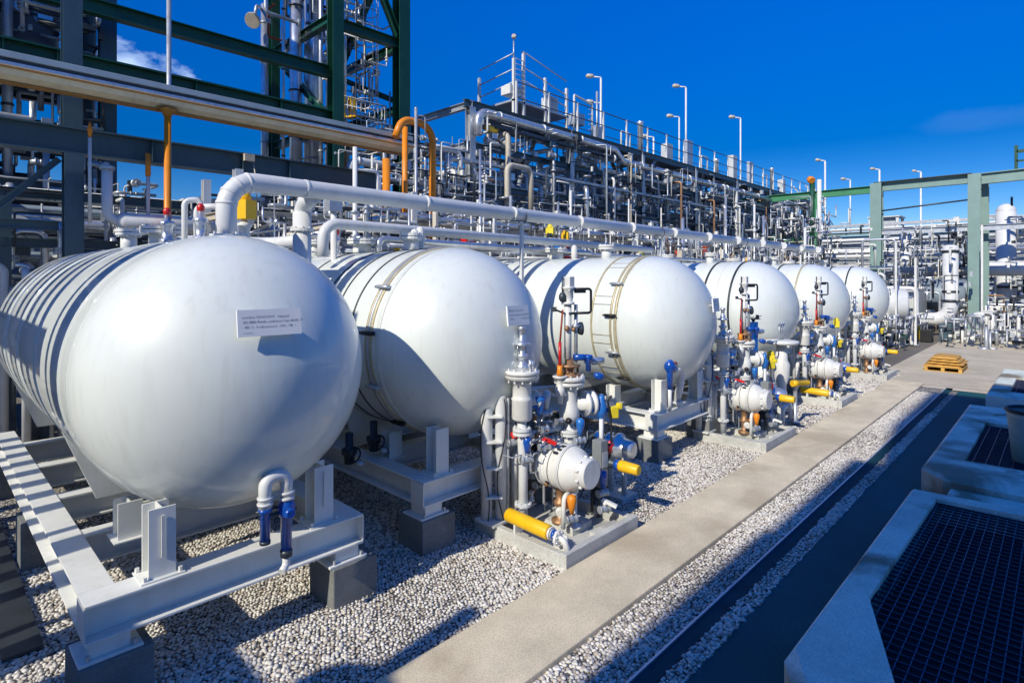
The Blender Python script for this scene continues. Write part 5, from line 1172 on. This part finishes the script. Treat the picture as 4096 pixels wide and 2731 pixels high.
for k,(a,c) in enumerate(((4.2,7.6),(8.0,12.6),(13.2,17.8),(18.4,23),(23.6,28.4),(28.8,34))): tangle('thin conduit tangle on the low pipe bridge behind the %s tank'%['second','third','gap before the fourth','fourth','fifth','farthest'][k],a,c,9.3,12.3,3.75,4.9,70,400+k)
tangle('thin conduit tangle between the pale green columns',38.5,46,3.5,9.0,.6,6.4,170,501,(.03,.04,.06)); tangle('thin conduit tangle right of the paired pale green columns',43,47,-5,2.6,.5,7.8,170,502,(.03,.04,.06)); tangle('thin conduit tangle left of the pale green frame behind the last tanks',33,42,9.5,14,3.2,7.6,110,503,(.03,.04,.06))

for k,(a_,c_,d_,e_,z_) in enumerate(((33.5,37.5,.5,4.6,1.5),(35,40,-4,.5,1.8),(30.5,34,5.2,7.5,1.4),(37,41,-.5,3.2,2.2))): tangle('low conduit tangle on the ground before the green portal, %s group'%ORD[k],a_,c_,d_,e_,.05,z_,70,600+k,(.03,.05,.08))
# lamp posts
def lamp(x,y,z,lab,z0=0,yellow=False,w=.06):
    named('lamp_post',lab,'lamp post',(x,y,z0),'lamp posts on and behind the racks')
    w=w*.62; MB().cyl((x,y,z0),(x,y,z),w,n=8).build('pole',WHITE,T)
    b=MB(); b.tube([(x,y,z-.02),(x,y,z+.06),(x-.35,y+.35,z+.1)],w*.7,6,.1); b.build('arm',WHITE,T)
    b=MB(); b.lathe((x-.28,y+.28,z+.12),(-.7,.7,.05),[(0,.05),(.08,.11),(.35,.13),(.45,.06)],12); b.build('lamp_head',BEIGE if not yellow else YELLOW,T)
for a in ((27.0,19.0,14.5,'tall lamp post nearest the railed platform on the tall rack',9.3,False,.09),(27.4,19.3,13.2,'stubby twin lamp post beside the first tall one on the rack',9.3,False,.09),(33.6,17.2,15.1,'tallest lamp post over the middle of the tall rack',9.3,False,.09),(35.2,18.5,13.8,'short lamp post just left of the tallest one on the rack',9.3,False,.08),(34.5,20,12.6,'hooked low lamp post on the tall rack',9.3,False,.09),
  (41.5,17,14.7,'lamp post at the far right end of the tall rack',3,False,.09),(54.5,15,13.2,'far lamp post left of the pale green frame',0,False,.12),(60.6,12.2,12.9,'far lamp post rising behind the left pale green column',0,False,.13),(66.5,10,13.2,'far lamp post seen through the pale green frame',0,False,.13),(57.5,13.8,11.8,'low dark-headed lamp post over the far green structure',7,False,.1)): lamp(*a)

# ------------------------------------------------------------------ pale green portal frame
named('green_portal','pale green steel portal frame spanning the far end of the yard','frame',(41,4,0))
def PB(a,b_,h,w,nm,m=LTGREEN,up=None,t=None):
    v=abs(a[2]-b_[2])>3; MB().ibeam(a,b_,h,w,t,up=up or ((1,0,0) if v else (0,0,1))).build(nm,m,T)
PB((41,3.7,0),(41,3.7,9.0),.55,.55,'column'); PB((41,8.4,0),(41,8.4,9.0),.6,.6,'column'); PB((41.9,3.35,0),(41.9,3.35,8.6),.4,.4,'column')
PB((41,8.1,8.75),(41,4.0,8.75),.5,.35,'beam'); PB((41,3.4,8.7),(41,-6,8.9),.6,.35,'beam'); PB((41.6,3.6,8.6),(46.5,3.6,8.6),.4,.3,'beam',GALV)
PB((41,8.7,8.65),(41,17,8.65),.45,.3,'beam',MIDGREEN); PB((41,-5.7,0),(41,-5.7,9),.55,.55,'column'); PB((41,11.9,5.2),(41,11.9,8.4),.4,.4,'column',MIDGREEN)
PB((41,17,6.6),(41,11.9,5.4),.3,.25,'beam',MIDGREEN); PB((41,8.6,6.0),(41,-6,6.0),.3,.2,'beam',GALV)
b=MB(); b.tube([(41,8.2,7.3),(41,3.9,7.6)],.05,6); b.build('tie_cable',DARKST,T)
b=MB(); b.box(40.7,41.3,3.8,8.5,9.005,9.05); b.build('top_plate',DARKST,T)
b=MB(); b.box(40.5,41.5,3.2,4.2,0,.35); b.box(40.5,41.5,7.9,8.9,0,.35); b.build('footing',PLINTHC,T)
named('roof_stub','dark ladder stub standing on the right beam of the pale green frame','ladder',(41.5,1.6,9)); b=MB(); b.box(41.4,41.55,1.9,2.05,9.0,10.4); b.box(41.4,41.6,1.0,1.15,9.0,10.2); b.box(41.4,41.6,1.1,1.95,10.0,10.15); b.box(41.4,41.5,1.1,1.95,9.5,9.6); b.build('frame',DKGREEN,T)
named('yellow_hood','yellow hooded vent on a dark green post at the far green beam','vent',(40.8,12.0,8.5)); b=MB(); b.cyl((40.8,12.0,5.2),(40.8,12.0,9.6),.16,n=10); b.build('post',DKGREEN,T); b=MB(); b.lathe((40.8,12.2,9.75),(-.4,-.4,-.35),[(0,.08),(.05,.16),(.2,.22),(.42,.23),(.44,.18)],16); b.build('hood',ORANGE,T); MB().cyl((40.9,11.6,4),(40.9,11.6,9.6),.14,n=10).build('white_pipe',WHITEP,T)
# white standpipes
def bigpipe(pts,r_,lab,m=WHITEP,bands=()):
    named('insulated_riser',lab,'pipe',(pts[0][0],pts[0][1],0)); MB().tube(pts,r_,20,r_*2.2,8).build('insulation',m,T)
    b=MB()
    for (c_,d_,s_) in bands: b.lathe(c_,d_,[(0,r_),(.02,r_*s_),(.12,r_*s_),(.14,r_)],20)
    if bands: b.build('flange',DARKST,T)
bigpipe([(39.5,4.6,5.0),(39.5,4.6,.95),(39.5,7.4,.85)],.36,'thick white riser with a bottom elbow left of the paired pale green columns',WHITEP,[((39.5,4.6,4.6),(0,0,1),1.15),((39.5,4.6,1.9),(0,0,1),1.2),((39.5,4.6,2.4),(0,0,1),1.1)])
bigpipe([(46.8,2.7,7.3),(46.8,2.7,1.2),(46.8,4.2,1.0)],.5,'tallest white riser with rounded top beyond the pale green frame',WHITEP,[((46.8,2.7,2.6),(0,0,1),1.15)])
named('dished_cap','rounded white cap on the tallest riser','cap',(46.8,2.7,7.3)); MB().sph((46.8,2.7,7.3),.5,20).build('cap',WHITEP,T)
bigpipe([(44.5,13,3.75),(44.5,-8,3.75)],.42,'thick white header crossing behind the pale green frame')
bigpipe([(45,7.6,0),(45,7.6,6.4)],.35,'white riser between the pale green columns')
named('end_vessel','white horizontal vessel beyond the farthest tank','vessel',(37,8.2,0)); MB().lathe((37.2,9.5,1.75),(.25,-1,0),[(0,.2),(.1,.6),(.3,.85),(3.2,.85),(3.3,.7),(3.32,.2)],32).build('shell',WHITEP,T); b=MB(); b.box(36.9,38.4,7.0,7.2,0,1.2); b.box(36.5,38,8.8,9.0,0,1.2); b.build('saddle',FRAMEP,T)
named('end_vessel','blue-grey horizontal vessel behind the thick white riser','vessel',(43,6,0)); MB().lathe((43,4.0,2.2),(0,1,0),[(0,.2),(.1,.7),(.3,.95),(3.2,.95),(3.4,.6),(3.5,.2)],28).build('shell',CLAD,T); b=MB(); b.box(42.5,43.5,4.6,4.8,0,1.4); b.build('saddle',FRAMEP,T)
# racks beyond the portal
for q,(X,n_) in enumerate(((47.5,'first'),(52,'second'))):
    named('far_rack','pale steel pipe rack, %s beyond the green portal'%n_,'rack',(X,0,0))
    for y in (-9,-4,.6,5.2,10,15,20): MB().box(X-.15,X+.15,y-.15,y+.15,0,7.2-q*.4).build('column',GALV if q else WHITE,T)
    for z in (1.8,3.0,4.4,5.6,6.4,7.0): MB().box(X-.12,X+.12,-12,22,z-.1,z+.1).build('beam',GALV if z!=6.4 else LTGREEN,T)
    for k in range(8):
        z=(1.2,2.1,2.5,3.3,4.75,5.2,5.9,6.7)[k]; c=['white','silver','grey','chalky'][k%4]
        named('far_pipe','%s pipe %s from below on the %s rack beyond the green portal'%(c,ORD[k],n_),'pipe',(X-.4,0,z),'pipes on the racks beyond the green portal'); b=MB(); r_=(.12,.06,.17,.08)[(k+q)%4]; b.tube([(X-.4,-12,z),(X-.4,20,z),(X-.4,20,z-.8)],r_,8); b.build('pipe',[WHITEP,SILVER,GALV,WHITEP][k%4],T); b=MB()
        for j in range(9): b.lathe((X-.4,-8+j*2.7+rr.uniform(-1,1),z),(0,1,0),[(0,r_),(.01,r_*1.6),(.1,r_*1.6),(.11,r_)],8)
        b.build('flange',DARKST if k%2 else WHITE,T)
for k in range(30):
    x=rr.uniform(36.5,46); y=rr.uniform(-3,14); 
    if y<6 and x<40: x+=5.5
    z1=rr.uniform(1.6,5.6); m,c=kinds[k%8]; r_=rr.choice((.04,.07,.12))
    named('yard_pipe','%s %s pipe loop near the green portal, %s of its sort'%(c,['low','tall'][z1>3.5],ORD[k//8]+[' near',' far'][x>41]),'pipe',(x,y,0),'pipe loops near the green portal'); MB().tube([(x,y,0),(x,y,z1),(x,y-1.6,z1),(x,y-1.6,z1*.4),(x,y-2.4,z1*.4)],r_,8).build('pipe',m,T); b=MB()
    for q in range(4): b.lathe((x,y,.4+q*z1*.2),(0,0,1),[(0,r_),(.01,r_*1.9),(.08,r_*1.9),(.09,r_)],8)
    b.build('flange',DARKST if k%2 else GALV,T)
for k,(x,y,s_,m,c) in enumerate(((33.5,6.3,(.9,.6,.5),BLACK,'black'),(34.4,5.9,(.7,.5,.45),DKGREEN,'dark green'),(36.2,4.4,(.5,.5,.9),BLUEGREY,'blue-grey'),(35.5,5.1,(.5,.5,.6),BLACK,'low black'),(37.2,3.7,(1.2,.8,.5),CLADW,'pale'),(38,2.2,(1.4,1.0,.6),WHITE,'white'),(38.6,2.4,(.9,.5,.3),RUST,'dark red'),(36.4,5.6,(.18,.18,.7),YELLOW,'yellow'),(29.8,6.0,(.7,.5,.4),DARKST,'charcoal'))):
    box_unit('yard_box','%s equipment box on the ground before the green portal'%c,'box',(x,y,s_[2]/2+.02),s_,m,DARKST,'equipment boxes before the green portal')
# site cabin
named('site_cabin','white site cabin with dark windows and a yellow panel beyond the farthest tank','cabin',(38.5,8,0))
MB().box(39.0,41.9,6.0,11.0,.3,2.6).build('wall',CLADW,T)
for k in range(3): 
    w=MB().box(38.98,39.0,6.5+k*1.5,7.5+k*1.5,1.1,2.2).build('window',DKGLASS,T); b=MB(); b.box(38.95,38.98,6.44+k*1.5,6.5+k*1.5,1.05,2.25); b.box(38.95,38.98,7.5+k*1.5,7.56+k*1.5,1.05,2.25); b.build('frame',WHITE,w)
MB().box(38.96,38.98,8.1,8.45,1.1,2.2).build('panel',YELLOW,T)
# railings near far end
named('guard_rail','grey tubular guard rail by the site cabin','railing',(33,5.6,0)); b=MB()
for z in (.5,1.0): b.cyl((31.5,5.5,z+.3),(38.5,5.5,z+.3),.03,n=6)
for k in range(8): b.cyl((31.5+k,5.5,0),(31.5+k,5.5,1.3),.03,n=6)
b.build('rail',GALV,T)
for k,(x,y) in enumerate(((33.2,5.2),(36.6,6.6),(38.9,3.2))):
    named('steel_post','slender white steel post, %s before the green portal'%ORD[k],'post',(x,y,0),'slender posts before the green portal'); MB().box(x-.045,x+.045,y-.045,y+.045,0,(4.2,5.2,6.0)[k]).build('post',WHITE,T)
    b=MB(); b.box(x-.16,x+.16,y-.16,y+.16,.021,.05); b.build('base_plate',GALV,T)

# ------------------------------------------------------------------ far buildings closing the yard
for k,(x0,x1,y0,y1,h,m,lab) in enumerate(((-30,12,27,34,5.8,CLAD,'slate clad hall far behind the left process tower'),(12.5,60,25,33,5.6,CLAD,'long slate clad hall behind the tall rack'),(60,95,-4,20,6.0,CLAD,'slate clad hall closing the far end of the yard'),(62,80,-30,-6,5.0,CLADW,'low pale hall at the far right'))):
    named('plant_hall',lab,'building',((x0+x1)/2,(y0+y1)/2,0))
    b=MB(); b.box(x0,x1,y0,y1,-.1,h); b.build('wall',m,T)
    b=MB(); b.box(x0-.2,x1+.2,y0-.2,y1+.2,h+.002,h+.25); b.build('roof',GALV,T)
    b=MB()
    if y1-y0<12:
        x=x0+1
        while x<x1: b.box(x,x+.06,y0-.05,y0-.001,0,h); x+=1.0
    else:
        y=y0+1
        while y<y1: b.box(x0-.05,x0-.001,y,y+.06,0,h); y+=1.0
    b.build('cladding_ribs',m,T)
    for q in range(6):
        w=MB()
        if y1-y0<12: xx=x0+3+q*(x1-x0-5)/6; w.box(xx,xx+2.2,y0-.06,y0-.03,h-2.2,h-1.0)
        else: yy=y0+2+q*(y1-y0-4)/6; w.box(x0-.06,x0-.03,yy,yy+1.8,h-2.4,h-1.2)
        w.build('window',DKGLASS,T)
for k,(x,y,h,w) in enumerate(((57,3,8.0,1.0),(56,10,8.3,1.3),(58,16,8.2,.8))):
    named('far_tower','%s small pale service tower on the skyline beyond the green portal'%['slim','broad','thin'][k],'tower',(x,y,0)); b=MB()
    for a in (0,1):
        for c in (0,1): b.box(x+a*w*1.5-.1,x+a*w*1.5+.1,y+c*w*1.5-.1,y+c*w*1.5+.1,0,h)
    b.build('legs',WHITE,T); b=MB()
    for z in (h-3,h-1.6,h): b.box(x-.2,x+w*1.5+.2,y-.2,y+w*1.5+.2,z-.1,z)
    b.box(x+.2,x+w,y+.2,y+w,h-1.6,h-.1); b.build('platform',CLADW,T)

# ------------------------------------------------------------------ unseen shapes added out of frame to cast shade into the scene
named('road_shade_block','tall grey block added unseen behind the camera to shade the road','building',(-10,-4,0))  # added block, never in view; its shadow covers the road and pits
MB().box(-14,-9,-16,-.7,-.1,21).build('wall',CLADW,T)
for y0,y1,h in ((-.69,.30,15.2),(.31,.85,12.2),(.86,1.25,9.8),(1.26,1.5,7.6)): MB().box(-14,-9,y0,y1,-.1,h).build('shade_step',CLADW,T)  # added steps, heights shaped so the shade edge stays off the kerb
MB().box(-14.1,-8.9,-16.2,-.695,21.002,21.3).build('roof',GALV,T)
named('stripe_shade_pipes','unseen row of white vertical pipes added to stripe the nearest tank with shade','shadow caster',(-2.6,9,0))  # added out of view; pipes and columns throw the slatted stripes on the tank
for k in range(8): MB().cyl((-2.6,7.35+k*.52,0),(-2.6,7.35+k*.52,7.8),.12,n=10).build('pipe',WHITEP,T)
MB().box(-2.75,-2.45,6.9,12,4.95,5.25).build('beam',BLUEGREY,T); MB().box(-2.75,-2.45,5.95,6.3,0,7.6).build('column',BLUEGREY,T); MB().box(-2.65,-2.55,6.5,6.6,0,7.6).build('column',BLUEGREY,T)
named('gravel_shade_column','unseen white column added left of the camera to shade the gravel','tower',(-5,4.6,0)); MB().cyl((-5.5,3.1,0),(-5.5,3.1,5.7),.5,n=24).build('shell',WHITEP,T); MB().cyl((-5.5,3.1,5.7),(-5.5,3.1,6.8),.12,n=12).build('stack',GALV,T);  # unseen column added to drop a shadow on the near gravel and kerb
named('gravel_shade_box','unseen pale box added left of the camera to shade the gravel','shed',(-5,5,0)); MB().box(-5.8,-4.1,3.95,5.25,-.1,4.3).build('wall',CLADW,T); MB().box(-5.9,-4.0,3.9,5.3,4.302,4.4).build('roof',GALV,T)  # unseen box added to darken the gravel in front of the nearest tank
named('streak_shade_pipes','unseen parallel pipes added left of the camera to cast shadow streaks','trestle',(-4,3,0)); b=MB();  # unseen pipes added to throw streaks of shade along the gravel strip
for y,z in ((2.75,3.3),(2.95,4.4),(3.3,5.2)): b.cyl((-9,y,z),(-4.2,y,z),.05,n=8)
b.build('pipes',WHITEP,T); b=MB(); b.box(-6.1,-6,2.4,3.5,0,5.3); b.build('post',GALV,T)
tag(MB().box(.52,.80,6.5,10.5,.03,.06).build('steel_plank',DARKST,None,origin=(0.66,8,0)),'dark steel plank lying on the gravel left of the nearest tank frame','plank')

# ------------------------------------------------------------------ sky, sun, camera
EL,AZ=rad(36),math.atan2(-.12,-1)
sd=Vector((cos(AZ)*cos(EL),sin(AZ)*cos(EL),sin(EL)))
W=bpy.data.worlds.new("World"); S.world=W; W.use_nodes=True; nt=W.node_tree; N=nt.nodes; L=nt.links
bg=N['Background']; bg.inputs['Strength'].default_value=.15
sky=N.new('ShaderNodeTexSky'); sky.sky_type='NISHITA'; sky.sun_disc=False; sky.sun_elevation=EL; sky.sun_rotation=PI/2-AZ
sky.air_density=1.0; sky.dust_density=.1; sky.ozone_density=5.0; sky.altitude=1500
hs=N.new('ShaderNodeHueSaturation'); hs.inputs['Saturation'].default_value=1.42; hs.inputs['Hue'].default_value=.514; L.new(sky.outputs['Color'],hs.inputs['Color'])
tc=N.new('ShaderNodeTexCoord')
sx=N.new('ShaderNodeSeparateXYZ'); L.new(tc.outputs['Generated'],sx.inputs[0]); rp=N.new('ShaderNodeValToRGB'); L.new(sx.outputs['Z'],rp.inputs['Fac'])
e=rp.color_ramp.elements; e[0].position=0; e[0].color=(.60,.54,.50,1); e[1].position=.65; e[1].color=(1,1,1,1); q_=e.new(.2); q_.color=(.34,.41,.425,1); q_=e.new(.42); q_.color=(.78,.69,.79,1)
tm=N.new('ShaderNodeMix'); tm.data_type='RGBA'; tm.blend_type='MULTIPLY'; tm.inputs['Factor'].default_value=1; L.new(hs.outputs['Color'],tm.inputs['A']); L.new(rp.outputs['Color'],tm.inputs['B'])
# small cloud, placed by direction

def dirpx(px,py):
    f=Vector((cos(rad(43.9)),sin(rad(43.9)),0)); r=Vector((sin(rad(43.9)),-cos(rad(43.9)),0)); return (f+r*((px-1176)/1324)+Vector((0,0,1))*((635-py)/1324)).normalized()
def cloud(cd,wx,wz,seed,scale,th,prev,amt):
    side=Vector((0,0,1)).cross(cd).normalized(); upv=cd.cross(side)
    def dot(v):
        n=N.new('ShaderNodeVectorMath'); n.operation='DOT_PRODUCT'; L.new(tc.outputs['Generated'],n.inputs[0]); n.inputs[1].default_value=v; return n.outputs['Value']
    def mth(op,a,b_=None):
        n=N.new('ShaderNodeMath'); n.operation=op
        for i,v in enumerate((a,b_)):
            if v is None: continue
            if isinstance(v,(int,float)): n.inputs[i].default_value=v
            else: L.new(v,n.inputs[i])
        return n.outputs[0]
    a=mth('DIVIDE',dot(side),wx); c=mth('DIVIDE',dot(upv),wz); fr=mth('GREATER_THAN',dot(cd),.5)
    d=mth('SQRT',mth('ADD',mth('MULTIPLY',a,a),mth('MULTIPLY',c,c)))
    nz=N.new('ShaderNodeTexNoise'); nz.inputs['Scale'].default_value=scale; nz.inputs['Detail'].default_value=7; nz.inputs['Roughness'].default_value=.6
    mp=N.new('ShaderNodeMapping'); mp.inputs['Location'].default_value=(seed,0,0); mp.inputs['Scale'].default_value=(1,1,1.6); L.new(tc.outputs['Generated'],mp.inputs['Vector']); L.new(mp.outputs['Vector'],nz.inputs['Vector'])
    q=mth('ADD',mth('SUBTRACT',1.0,d),mth('MULTIPLY',mth('SUBTRACT',nz.outputs['Fac'],.5),2.6))
    mr=N.new('ShaderNodeMapRange'); mr.inputs['From Min'].default_value=th; mr.inputs['From Max'].default_value=th+.7; mr.clamp=True; L.new(q,mr.inputs['Value'])
    k=mth('MULTIPLY',mth('MULTIPLY',mr.outputs['Result'],fr),amt)
    mx=N.new('ShaderNodeMix'); mx.data_type='RGBA'; L.new(k,mx.inputs['Factor']); L.new(prev,mx.inputs['A']); mx.inputs['B'].default_value=(3.6,4.6,6.2,1); return mx.outputs['Result']
o1=cloud(dirpx(315,150),.075,.03,3.3,14,.1,tm.outputs['Result'],.75)
o1=cloud(dirpx(2270,270),.11,.018,8.1,7,.2,o1,.03)
L.new(o1,bg.inputs['Color'])
sl=bpy.data.lights.new('sun','SUN'); sl.energy=3.05; sl.angle=rad(.5); sl.color=(1,.92,.77); so=bpy.data.objects.new('sun',sl); COL.objects.link(so)
so.rotation_euler=(-sd).to_track_quat('-Z','Y').to_euler(); so.location=(-10,0,20)
cam=bpy.data.cameras.new('camera'); co=bpy.data.objects.new('camera',cam); COL.objects.link(co); S.camera=co
co.location=(0,0,3.3); co.rotation_euler=(PI/2,0,rad(43.9-90)); cam.sensor_width=36; cam.lens=36*1324/2352; cam.shift_y=-149/2352; cam.clip_start=.05; cam.clip_end=4000
S.view_settings.view_transform='Standard'; S.view_settings.look='None'; S.view_settings.gamma=1; S.view_settings.exposure=0.62
S.render.resolution_x=1024; S.render.resolution_y=682
for o in COL.objects:
    if '_w' in o: del o['_w']
